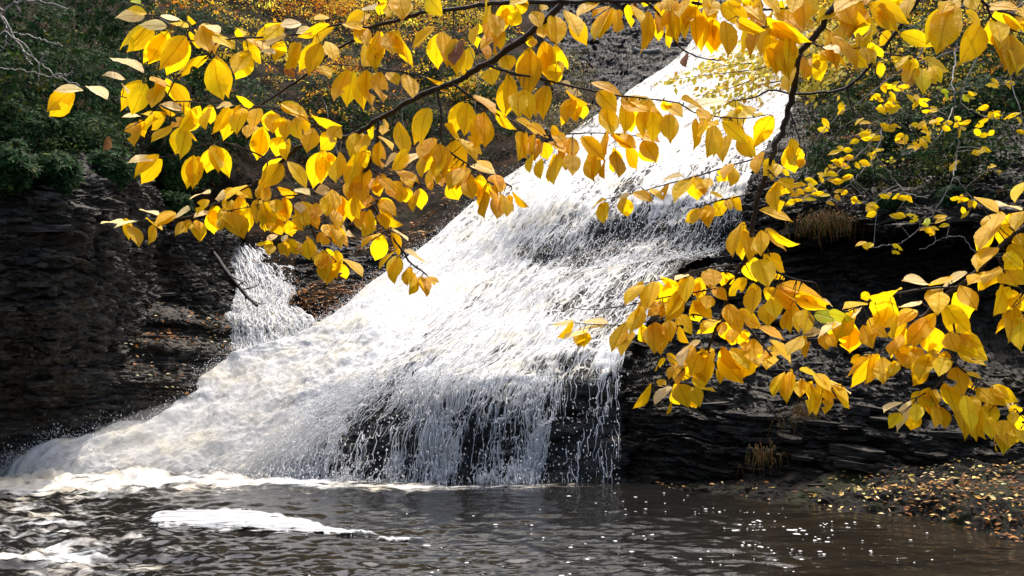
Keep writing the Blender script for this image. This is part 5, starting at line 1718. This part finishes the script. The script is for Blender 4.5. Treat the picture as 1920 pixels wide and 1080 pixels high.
LEAVES += parse("""530 100 430 155 15 o;515 115 515 240 75 y;640 95 650 200 75 y;680 60 790 105 50 o;780 40 840 100 40 o;880 10 840 100 30 a;600 95 670 75 20 p;1080 150 1010 245 65 y;1110 140 1100 260 70 y;1210 105 1135 200 80 y
1230 90 1295 165 55 y;1115 65 1190 90 25 y;1390 160 1580 225 48 y;1285 240 1225 410 60 y;1300 260 1295 440 90 y;1400 275 1400 420 90 y;1420 280 1550 385 55 y;1390 440 1440 600 130 y;1430 410 1530 510 75 y;1470 515 1530 555 40 y
1330 550 1220 650 75 y;1370 580 1350 750 90 y;1440 680 1440 805 110 y;1420 600 1590 720 100 y;1490 580 1600 680 50 a;1500 580 1760 670 70 y;1600 640 1770 730 80 y;1750 665 1810 695 15 p;1570 700 1560 850 60 y;1640 720 1610 850 70 y
1680 740 1650 850 75 y;1700 740 1850 770 70 g;800 560 750 730 100 a;880 560 890 720 110 y;1000 530 970 670 80 y;960 620 870 790 90 y;1120 490 1110 600 120 y;830 540 960 600 40 a;990 520 910 555 25 p;740 580 630 680 60 a
850 710 760 760 60 y;1020 670 1060 800 100 y;1110 640 1090 720 80 y;1130 600 1210 670 60 y;1170 770 1060 850 60 y;720 700 660 850 70 y;640 790 560 960 75 a;680 840 610 980 70 y;720 800 740 910 60 y;790 800 800 970 115 y
870 780 890 900 90 y;940 750 1010 850 80 y;930 820 990 910 50 y;350 800 260 880 50 y;350 795 230 820 35 p;430 830 290 890 25 p;400 840 405 935 80 y;540 800 400 790 30 p;520 820 370 830 20 p;1240 710 1280 850 90 a
1280 720 1400 830 70 y;1200 790 1200 890 80 o;1250 850 1230 930 70 y;1300 850 1290 930 80 y;1390 820 1530 890 45 o;1450 890 1570 1020 45 y;1450 950 1430 1060 90 y;1340 900 1340 1080 140 y;1310 900 1310 960 70 a;1120 930 1070 1080 80 y
1000 950 950 1060 80 a;1060 900 960 960 35 p;1180 940 1280 1080 90 y;860 1000 790 1060 25 a;1060 540 1040 660 90 y;1190 510 1180 590 60 y;900 680 840 760 70 y""", 960, 340, 3)
LEAVES += parse("""1090 290 1090 490 110 y;1050 310 1000 430 100 y;1160 330 1300 480 110 y;1230 290 1310 440 120 y;1330 300 1300 450 130 y;1160 400 1170 480 40 y;1010 450 1140 540 40 y;870 310 940 410 40 y;980 270 950 380 60 p
960 380 930 480 60 a;790 480 690 620 40 y;890 490 800 600 60 p;860 460 820 500 50 y;930 480 990 610 120 y;1010 500 1045 625 80 y;900 570 865 650 20 y;1530 410 1460 540 50 y;1560 410 1545 590 90 y;1630 450 1620 560 70 y
1690 480 1690 640 75 y;1740 540 1710 660 45 y;1790 560 1760 640 60 y;1710 450 1810 560 70 y;1790 480 1915 615 70 y;1760 465 1915 510 20 p;1620 400 1750 450 20 y;1000 330 960 460 90 y""", 960, 560, 3)
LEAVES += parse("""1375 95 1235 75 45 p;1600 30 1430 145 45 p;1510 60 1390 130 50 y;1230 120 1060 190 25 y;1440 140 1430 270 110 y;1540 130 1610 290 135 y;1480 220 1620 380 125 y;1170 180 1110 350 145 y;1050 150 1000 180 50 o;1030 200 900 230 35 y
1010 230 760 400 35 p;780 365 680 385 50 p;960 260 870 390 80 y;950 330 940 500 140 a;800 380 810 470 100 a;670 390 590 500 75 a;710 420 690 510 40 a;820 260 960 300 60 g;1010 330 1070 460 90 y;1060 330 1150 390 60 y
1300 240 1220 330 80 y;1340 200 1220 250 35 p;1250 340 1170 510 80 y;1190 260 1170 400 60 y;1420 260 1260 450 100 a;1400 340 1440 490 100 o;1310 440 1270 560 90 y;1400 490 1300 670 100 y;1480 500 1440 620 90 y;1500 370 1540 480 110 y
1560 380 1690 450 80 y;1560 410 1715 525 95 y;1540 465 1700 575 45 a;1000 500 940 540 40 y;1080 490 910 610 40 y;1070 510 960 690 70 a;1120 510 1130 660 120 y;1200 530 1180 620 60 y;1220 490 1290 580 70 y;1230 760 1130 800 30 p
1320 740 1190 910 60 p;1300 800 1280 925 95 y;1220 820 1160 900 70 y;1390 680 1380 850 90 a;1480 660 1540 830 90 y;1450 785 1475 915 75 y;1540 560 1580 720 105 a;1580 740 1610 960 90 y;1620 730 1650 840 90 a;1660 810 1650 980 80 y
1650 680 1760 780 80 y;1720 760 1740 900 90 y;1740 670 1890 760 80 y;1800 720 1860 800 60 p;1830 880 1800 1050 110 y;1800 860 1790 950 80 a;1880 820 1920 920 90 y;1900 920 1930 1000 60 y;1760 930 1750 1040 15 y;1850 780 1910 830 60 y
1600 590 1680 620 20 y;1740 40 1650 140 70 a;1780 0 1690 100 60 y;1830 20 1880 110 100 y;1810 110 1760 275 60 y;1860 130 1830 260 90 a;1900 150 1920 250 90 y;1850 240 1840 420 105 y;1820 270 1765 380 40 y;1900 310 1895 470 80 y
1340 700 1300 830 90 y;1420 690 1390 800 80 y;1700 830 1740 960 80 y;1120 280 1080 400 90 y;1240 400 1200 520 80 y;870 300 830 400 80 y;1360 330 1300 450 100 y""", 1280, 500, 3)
LEAVES += parse("""1750 335 1660 505 95 y;1840 300 1780 470 100 y;1900 290 1870 400 80 y;1750 490 1650 600 80 y;1640 205 1780 300 35 y;1755 258 1910 262 25 p;1930 120 1865 235 50 y;1830 480 1920 560 100 y;1810 550 1910 640 115 y;1780 640 1840 690 60 y;1880 420 1920 480 70 y;1790 290 1740 400 70 y""", 1280, 300, 3)

# limbs and twigs: branch, kind, start radius, end radius, start depth, end depth, pixels along the photograph
BRANCHES = [
    ('big', 'long sagging beech branch reaching from the top centre down over the left slope', 2.35),
    ('mid', 'knobbly dark beech branch dropping from the top right in front of the falls', 2.25),
    ('thin', 'slim dark branch with few leaves curving leftward below the top right edge', 2.9),
    ('low', 'broad leaved beech branch entering from the right edge and drooping over the dark bank', 2.05),
    ('corner', 'short beech branch with a few large yellow leaves in the top right corner', 1.95),
]
TW = [
    ('big', 'limb', 7.5, 2.2, 2.30, 2.75, [(1330, -420), (1210, -230), (1130, -100), (1075, -25), (1053, 10), (980, 73), (913, 120), (887, 133), (867, 147), (830, 162), (767, 190), (700, 230), (667, 250), (623, 263), (563, 275), (540, 293), (493, 333), (470, 347), (423, 377), (397, 385), (357, 407), (290, 412), (240, 416)]),
    ('big', 'limb', 5.0, 1.2, 2.32, 2.70, [(1060, 2), (1043, 3), (927, 5), (880, 13), (797, 23), (747, 38), (690, 52), (667, 72), (620, 100), (570, 143), (500, 190), (463, 213), (420, 240), (385, 275)]),
    ('big', 'twig', 2.2, 1.0, 2.42, 2.7, [(690, 52), (640, 45), (570, 62), (493, 70), (440, 72), (407, 80), (393, 103), (360, 123), (330, 147), (310, 187), (293, 203), (270, 225)]),
    ('big', 'twig', 1.8, 0.8, 2.55, 2.7, [(393, 85), (353, 73), (323, 50), (297, 33), (270, 25)]),
    ('big', 'twig', 1.8, 0.7, 2.48, 2.72, [(640, 262), (610, 245), (580, 227), (533, 207), (493, 200), (407, 198), (353, 190), (300, 192), (230, 182), (203, 180), (160, 164), (145, 162)]),
    ('big', 'twig', 2.6, 0.9, 2.40, 2.45, [(850, 158), (897, 190), (930, 213), (967, 232), (997, 252), (1087, 250), (1140, 250), (1200, 256)]),
    ('big', 'twig', 2.8, 0.9, 2.36, 2.40, [(913, 122), (960, 137), (1013, 148), (1087, 165), (1150, 178), (1213, 185), (1270, 193), (1310, 213), (1390, 222), (1440, 215)]),
    ('big', 'twig', 2.4, 1.4, 2.40, 2.42, [(820, 170), (828, 217), (828, 262), (850, 290), (900, 320), (960, 350)]),
    ('big', 'twig', 3.0, 1.6, 2.45, 2.5, [(708, 226), (707, 267), (690, 313), (675, 345), (690, 372), (713, 407), (733, 440), (757, 473), (770, 493), (800, 515)]),
    ('big', 'twig', 1.9, 0.8, 2.42, 2.5, [(830, 160), (780, 140), (740, 133), (680, 125), (623, 120)]),
    ('big', 'twig', 1.8, 1.0, 2.52, 2.56, [(560, 372), (577, 403), (593, 450), (613, 473), (640, 500)]),
    ('big', 'twig', 1.8, 0.9, 2.46, 2.6, [(690, 313), (660, 340), (637, 353), (560, 365), (520, 370), (480, 385), (430, 395)]),
    ('big', 'twig', 1.6, 0.9, 2.46, 2.48, [(690, 313), (720, 330), (770, 325), (790, 345), (830, 352)]),
    ('big', 'twig', 1.7, 0.8, 2.6, 2.62, [(493, 333), (500, 300), (460, 280), (420, 268), (370, 275), (330, 290), (298, 295)]),
    ('big', 'limb', 4.2, 2.0, 2.20, 2.25, [(1050, 4), (1147, 2), (1243, 3), (1300, 6), (1345, 12), (1400, 18), (1470, 16)]),
    ('big', 'twig', 2.2, 0.9, 2.22, 2.35, [(1210, 3), (1230, 20), (1250, 50), (1273, 87), (1310, 107), (1347, 113), (1365, 112)]),
    ('mid', 'limb', 8.0, 2.6, 2.15, 2.40, [(1690, -420), (1660, -260), (1622, -120), (1592, -40), (1573, 0), (1533, 60), (1500, 103), (1487, 173), (1473, 227), (1450, 283), (1430, 347), (1417, 383), (1408, 437), (1397, 487), (1367, 527), (1363, 560), (1353, 593), (1337, 630), (1327, 657)]),
    ('mid', 'twig', 1.8, 0.7, 2.32, 2.4, [(1397, 495), (1323, 503), (1260, 520), (1220, 528)]),
    ('mid', 'twig', 2.6, 1.0, 2.38, 2.30, [(1353, 593), (1380, 602), (1403, 617), (1433, 650), (1460, 683), (1487, 700), (1527, 713), (1560, 720), (1590, 726)]),
    ('mid', 'twig', 1.7, 0.6, 2.34, 2.45, [(1367, 535), (1320, 545), (1260, 555), (1203, 567), (1147, 577), (1093, 580), (1033, 566)]),
    ('mid', 'twig', 2.0, 0.7, 2.36, 2.45, [(1350, 600), (1300, 590), (1243, 597), (1200, 606), (1150, 610), (1087, 606)]),
    ('mid', 'twig', 2.2, 0.9, 2.40, 2.35, [(1330, 650), (1310, 665), (1290, 680), (1273, 703), (1253, 720), (1222, 724)]),
    ('mid', 'twig', 1.6, 0.7, 2.26, 2.36, [(1420, 360), (1347, 377), (1310, 388), (1290, 392)]),
    ('mid', 'twig', 2.0, 0.7, 2.24, 2.36, [(1452, 285), (1420, 296), (1363, 313), (1297, 333), (1240, 348), (1187, 363), (1137, 373)]),
    ('mid', 'twig', 3.4, 2.6, 2.18, 2.18, [(1499, 104), (1486, 108), (1470, 114)]),
    ('mid', 'twig', 2.0, 0.8, 2.16, 2.12, [(1520, 78), (1545, 90), (1580, 95), (1610, 90), (1640, 100)]),
    ('mid', 'twig', 2.0, 0.8, 2.18, 2.16, [(1500, 105), (1470, 70), (1440, 52), (1410, 48), (1380, 30)]),
    ('mid', 'twig', 1.8, 0.8, 2.3, 2.22, [(1405, 440), (1420, 445), (1440, 470), (1448, 500), (1480, 520), (1530, 530)]),
    ('mid', 'twig', 1.7, 0.8, 2.24, 2.22, [(1440, 318), (1458, 335), (1490, 338), (1510, 350)]),
    ('mid', 'twig', 1.7, 0.8, 2.22, 2.22, [(1480, 205), (1500, 270), (1480, 280)]),
    ('thin', 'limb', 5.0, 1.2, 2.75, 3.1, [(1850, -300), (1795, -150), (1745, -40), (1722, 0), (1673, 70), (1628, 127), (1588, 163), (1549, 173), (1487, 176), (1445, 169), (1415, 182), (1370, 190)]),
    ('thin', 'twig', 1.8, 0.9, 2.9, 3.0, [(1588, 163), (1592, 185), (1600, 210), (1614, 222)]),
    ('thin', 'twig', 2.0, 0.9, 2.75, 2.8, [(1650, 100), (1690, 105), (1720, 115), (1745, 128)]),
    ('low', 'limb', 6.2, 4.0, 2.0, 2.15, [(2500, 120), (2280, 230), (2100, 320), (1975, 390), (1920, 427), (1867, 470), (1827, 513), (1790, 543), (1770, 557), (1735, 590), (1710, 613)]),
    ('low', 'twig', 2.4, 0.9, 2.08, 2.16, [(1795, 538), (1750, 540), (1713, 545), (1660, 555), (1620, 570), (1570, 595), (1530, 625)]),
    ('low', 'twig', 2.4, 1.2, 2.10, 2.05, [(1770, 557), (1785, 590), (1790, 640), (1780, 677), (1773, 700), (1755, 725), (1720, 745)]),
    ('low', 'twig', 2.2, 1.1, 2.06, 2.0, [(1785, 665), (1800, 690), (1847, 720), (1890, 753), (1925, 790)]),
    ('low', 'twig', 2.2, 1.0, 2.04, 2.02, [(1868, 468), (1873, 487), (1893, 527), (1913, 542), (1935, 560)]),
    ('low', 'twig', 2.2, 1.0, 2.14, 2.18, [(1712, 612), (1700, 640), (1660, 655), (1637, 664), (1610, 668)]),
    ('corner', 'limb', 4.2, 2.0, 1.9, 2.0, [(1740, -330), (1770, -180), (1800, -80), (1825, -25), (1839, 0), (1864, 17), (1901, 28), (1930, 45), (1975, 70)]),
    ('corner', 'twig', 2.4, 1.0, 1.92, 1.95, [(1850, 8), (1858, 30), (1881, 48), (1920, 65), (1950, 75)]),
    ('corner', 'twig', 2.4, 1.0, 1.94, 1.95, [(1838, 2), (1810, 12), (1785, 18), (1760, 12)]),
]
ROOTS, ORIG = {}, {}
for key, lab, Y in BRANCHES:
    first = next(t for t in TW if t[0] == key)
    p = at(first[6][0][0], first[6][0][1], first[4])
    ROOTS[key] = tag(empty('tree_branch', tuple(p)), lab, 'branch', 'yellow leaved branches hanging in front of the falls')
    ORIG[key] = p
TWIGS = []
for ti, (key, kind, r0, r1, y0, y1, pts) in enumerate(TW):
    pts = np.array(pts, float)
    n = max(12, int(len(pts) * 5))
    q = catmull(pts, n)
    Y = np.linspace(y0, y1, n)
    rg = np.random.default_rng(900 + ti)
    w = at(q[:, 0], q[:, 1], Y)
    rad = np.linspace(r0, r1, n) / F_PX * Y
    w = w + rg.normal(0, 1, w.shape) * rad[:, None] * 0.22
    TWIGS.append(dict(key=key, kind=kind, q=q, Y=Y, w=w, rad=rad, parts=[], leaves=[]))
rnd = random.Random(4)
for lf in list(LEAVES):            # leaves half hidden behind their neighbours
    if lf[5] in 'yoa' and lf[4] > 17 and rnd.random() < 0.85:
        bx, by, tx, ty, w, c = lf
        sx, sy = rnd.uniform(-17, 17), rnd.uniform(-10, 6)
        LEAVES.append((bx + sx * 0.5, by + sy, tx + sx * 1.3, ty + sy + rnd.uniform(-8, 2), w * rnd.uniform(0.6, 1.0), rnd.choice((c, 'y', 'a'))))
        if by < 170 and bx > 1180:
            sx, sy = rnd.uniform(-34, 34), rnd.uniform(-22, 16)
            LEAVES.append((bx + sx, by + sy, tx + sx * 1.4, ty + sy + rnd.uniform(-8, 6), w * rnd.uniform(0.8, 1.0), rnd.choice((c, 'y', 'a'))))
for lf in LEAVES:
    bx, by, tx, ty, w, c = lf
    best = None
    for i, T in enumerate(TWIGS):
        d = np.hypot(T['q'][:, 0] - bx, T['q'][:, 1] - by)
        k = int(d.argmin())
        if best is None or d[k] < best[0]:
            best = (d[k], i, k)
    d, i, k = best
    T = TWIGS[i]
    Y = T['Y'][k] + rnd.uniform(-0.02, 0.02) - min(d, 60) / 60 * rnd.uniform(-0.05, 0.06)
    T['leaves'].append((lf, Y))
    if d > 2:
        a, b = T['w'][k], at(bx, by, Y)
        m = (a + b) / 2 - np.array([0, 0, 0.06]) * np.linalg.norm(a - b) + np.array([0, 0.1, 0.14]) * np.linalg.norm(a - b) * rnd.uniform(-1, 1)
        t = np.linspace(0, 1, 6)[:, None]
        path = a * (1 - t) ** 2 + 2 * m * t * (1 - t) + b * t ** 2
        T['parts'].append(tube_mesh(path, np.linspace(0.0011 if d > 12 else 0.0008, 0.0006, 6), 4))
for ti, T in enumerate(TWIGS):
    O = ORIG[T['key']]
    parts = [tube_mesh(T['w'], T['rad'], 8, 0.10, ti)]
    rg = np.random.default_rng(ti)
    for j in range(2, len(T['w']) - 2, 4):      # buds and short spurs
        d = unit(rg.normal(0, 1, 3) * np.array([1, 0.6, 1]))
        ln = 0.004 + 0.006 * rg.uniform()
        parts.append(tube_mesh(T['w'][j] + d[None] * np.linspace(0, ln + T['rad'][j], 4)[:, None], np.array([0.0016, 0.0018, 0.0014, 0.0004]), 5))
    V, Fq = join(parts)
    o = link(T['kind'], fast_mesh(T['kind'], V - O, Fq), BARK_DARK, ROOTS[T['key']])
    if T['parts']:
        V, Fq = join(T['parts'])
        tag(link('leaf_stalks', fast_mesh('leaf_stalks', V - O, Fq), BARK_DARK, o), kind='stuff')
    for (bx, by, tx, ty, w, c), Y in T['leaves']:
        place_leaf(o, O, (bx, by), (tx, ty), Y, w, c, rnd)

# ------------------------------------------------------------------ small leaved sapling in front of the right wall
rg = np.random.default_rng(81)
rnd = random.Random(9)
SAP = [
    (2.6, 1.0, 6.4, [(1960, -25), (1920, 6), (1873, 48), (1802, 87), (1746, 113), (1690, 132), (1633, 175), (1577, 214), (1549, 239), (1530, 262)]),
    (2.2, 0.9, 6.3, [(1760, 20), (1726, 93), (1684, 175), (1656, 239), (1600, 298), (1560, 330), (1500, 375), (1480, 388)]),
    (2.2, 0.9, 6.2, [(1795, 80), (1791, 118), (1785, 158), (1791, 180), (1790, 217), (1800, 240)]),
    (1.8, 0.8, 6.2, [(1850, 60), (1830, 113), (1811, 158), (1802, 194), (1836, 214), (1870, 225), (1906, 239), (1950, 250)]),
    (1.6, 0.8, 6.1, [(1790, 200), (1771, 239), (1746, 270), (1718, 282), (1690, 290)]),
    (1.7, 0.8, 6.3, [(1656, 239), (1640, 290), (1610, 330), (1580, 355), (1560, 375)]),
    (1.6, 0.8, 6.0, [(1800, 235), (1795, 290), (1790, 317), (1783, 343), (1753, 397), (1727, 427), (1697, 450), (1673, 460), (1630, 463)]),
    (1.5, 0.8, 6.0, [(1788, 330), (1805, 350), (1827, 373), (1850, 385)]),
    (1.5, 0.7, 5.9, [(1905, 480), (1850, 480), (1827, 470), (1797, 443), (1760, 450), (1723, 470)]),
    (1.6, 0.7, 6.3, [(1640, 290), (1680, 340), (1700, 362), (1740, 372)]),
    (1.6, 0.7, 6.3, [(1873, 48), (1890, 110), (1900, 170), (1915, 215), (1925, 290), (1930, 330)]),
]
SL4 = """1080 400;970 460;985 590;1060 560;1100 590;700 710 o;600 815;580 865;820 810;860 820;960 660;980 740;1070 710;1000 840;1020 860;1040 640;1200 650;1250 665;1195 700;1390 610 g;1310 740;1270 740;1235 830;1250 850;1310 810;1340 800;1470 830;1500 860;1410 820;1530 655 g;1575 630;1650 720 o;1700 575;1720 570;1810 565;1650 800;1700 770;1820 775;1890 800;1900 880;1650 900;1700 885;1665 1000;1630 1010;1730 755;1240 940;1200 980;1080 930;1130 930 o;1270 930;900 910;870 920;790 945;650 1020;740 1000;750 1050;900 1030;950 1000;680 1070;930 920;1480 790;1520 820;1010 690;1050 740;960 720;1070 590 o;1240 840;1210 960;1260 960"""
SL8 = """870 20;920 40;985 30;1035 30;735 130;790 80;840 80;850 120;920 105;610 175;660 180 o;690 215;760 185;800 200;830 245;870 210 o;910 185;880 180;610 240;650 225;980 235;1060 250;1080 265;1060 305;1160 200;1200 205;1240 215;1270 220;1200 320;1230 310;1300 340;1290 310;1370 355 g;1450 320;1470 370;1420 385;1400 410;1030 485 o;1050 480;1200 520;1210 490;1530 215;1580 220;1640 250;1580 285;1520 40;1740 35;540 50;580 70;600 250 o;640 140;720 150;780 110;810 60;740 190"""
spots = []
for txt, ox, oy, sc in ((SL4, 1380, 0, 3.552), (SL8, 1280, 300, 3.0)):
    for s in txt.split(';'):
        f = s.split()
        spots.append((ox + float(f[0]) / sc, oy + float(f[1]) / sc, f[2] if len(f) > 2 else 'y'))
base = [s for s in spots]
for x, y, c in base:                                   # the second leaf of each pair
    if rnd.random() < 0.6:
        spots.append((x + rnd.uniform(-13, 13), y + rnd.uniform(-8, 10), c if rnd.random() < 0.85 else 'o'))
root = tag(empty('sapling', tuple(at(1960, -25, 6.4))), 'sparse sapling of thin grey twigs and small bright yellow leaves before the dark right wall', 'sapling')
O = at(1960, -25, 6.4)
TT = []
for i, (r0, r1, Y, pts) in enumerate(SAP):
    q = catmull(np.array(pts, float), len(pts) * 5)
    n = len(q)
    YY_ = Y + 0.15 * fbm(np.linspace(0, 2, n) + i, np.zeros(n), np.zeros(n), 2, i)
    w = at(q[:, 0], q[:, 1], YY_) + 0.004 * rg.normal(0, 1, (n, 3))
    TT.append(dict(q=q, Y=YY_, w=w, parts=[tube_mesh(w, np.linspace(r0, r1, n) / F_PX * Y * 0.8, 5)], leaves=[]))
for x, y, c in spots:
    best = min(((np.hypot(T['q'][:, 0] - x, T['q'][:, 1] - y).min(), i) for i, T in enumerate(TT)))
    T = TT[best[1]]
    k = int(np.hypot(T['q'][:, 0] - x, T['q'][:, 1] - y).argmin())
    Y = T['Y'][k] + rnd.uniform(-0.05, 0.05)
    ang = rnd.uniform(-0.5, 3.6)
    ln = rnd.uniform(17, 27)
    dx, dy = math.cos(ang) * ln, abs(math.sin(ang)) * ln * 0.75
    T['leaves'].append(((x - dx / 2, y - dy / 2), (x + dx / 2, y + dy / 2), Y, rnd.uniform(5, 11), c))
    a, b = T['w'][k], at(x - dx / 2, y - dy / 2, Y)
    t = np.linspace(0, 1, 5)[:, None]
    m = (a + b) / 2 + np.array([0, 0, 0.1]) * np.linalg.norm(a - b)
    T['parts'].append(tube_mesh(a * (1 - t) ** 2 + 2 * m * t * (1 - t) + b * t ** 2, np.linspace(0.0016, 0.0009, 5), 4))
for i, T in enumerate(TT):
    V, Fq = join(T['parts'])
    o = link('twig', fast_mesh('twig', V - O, Fq), BARK_PALE, root)
    for pb, pt, Y, w, c in T['leaves']:
        place_leaf(o, O, pb, pt, Y, w, c, rnd, 'leaf', 0.062)
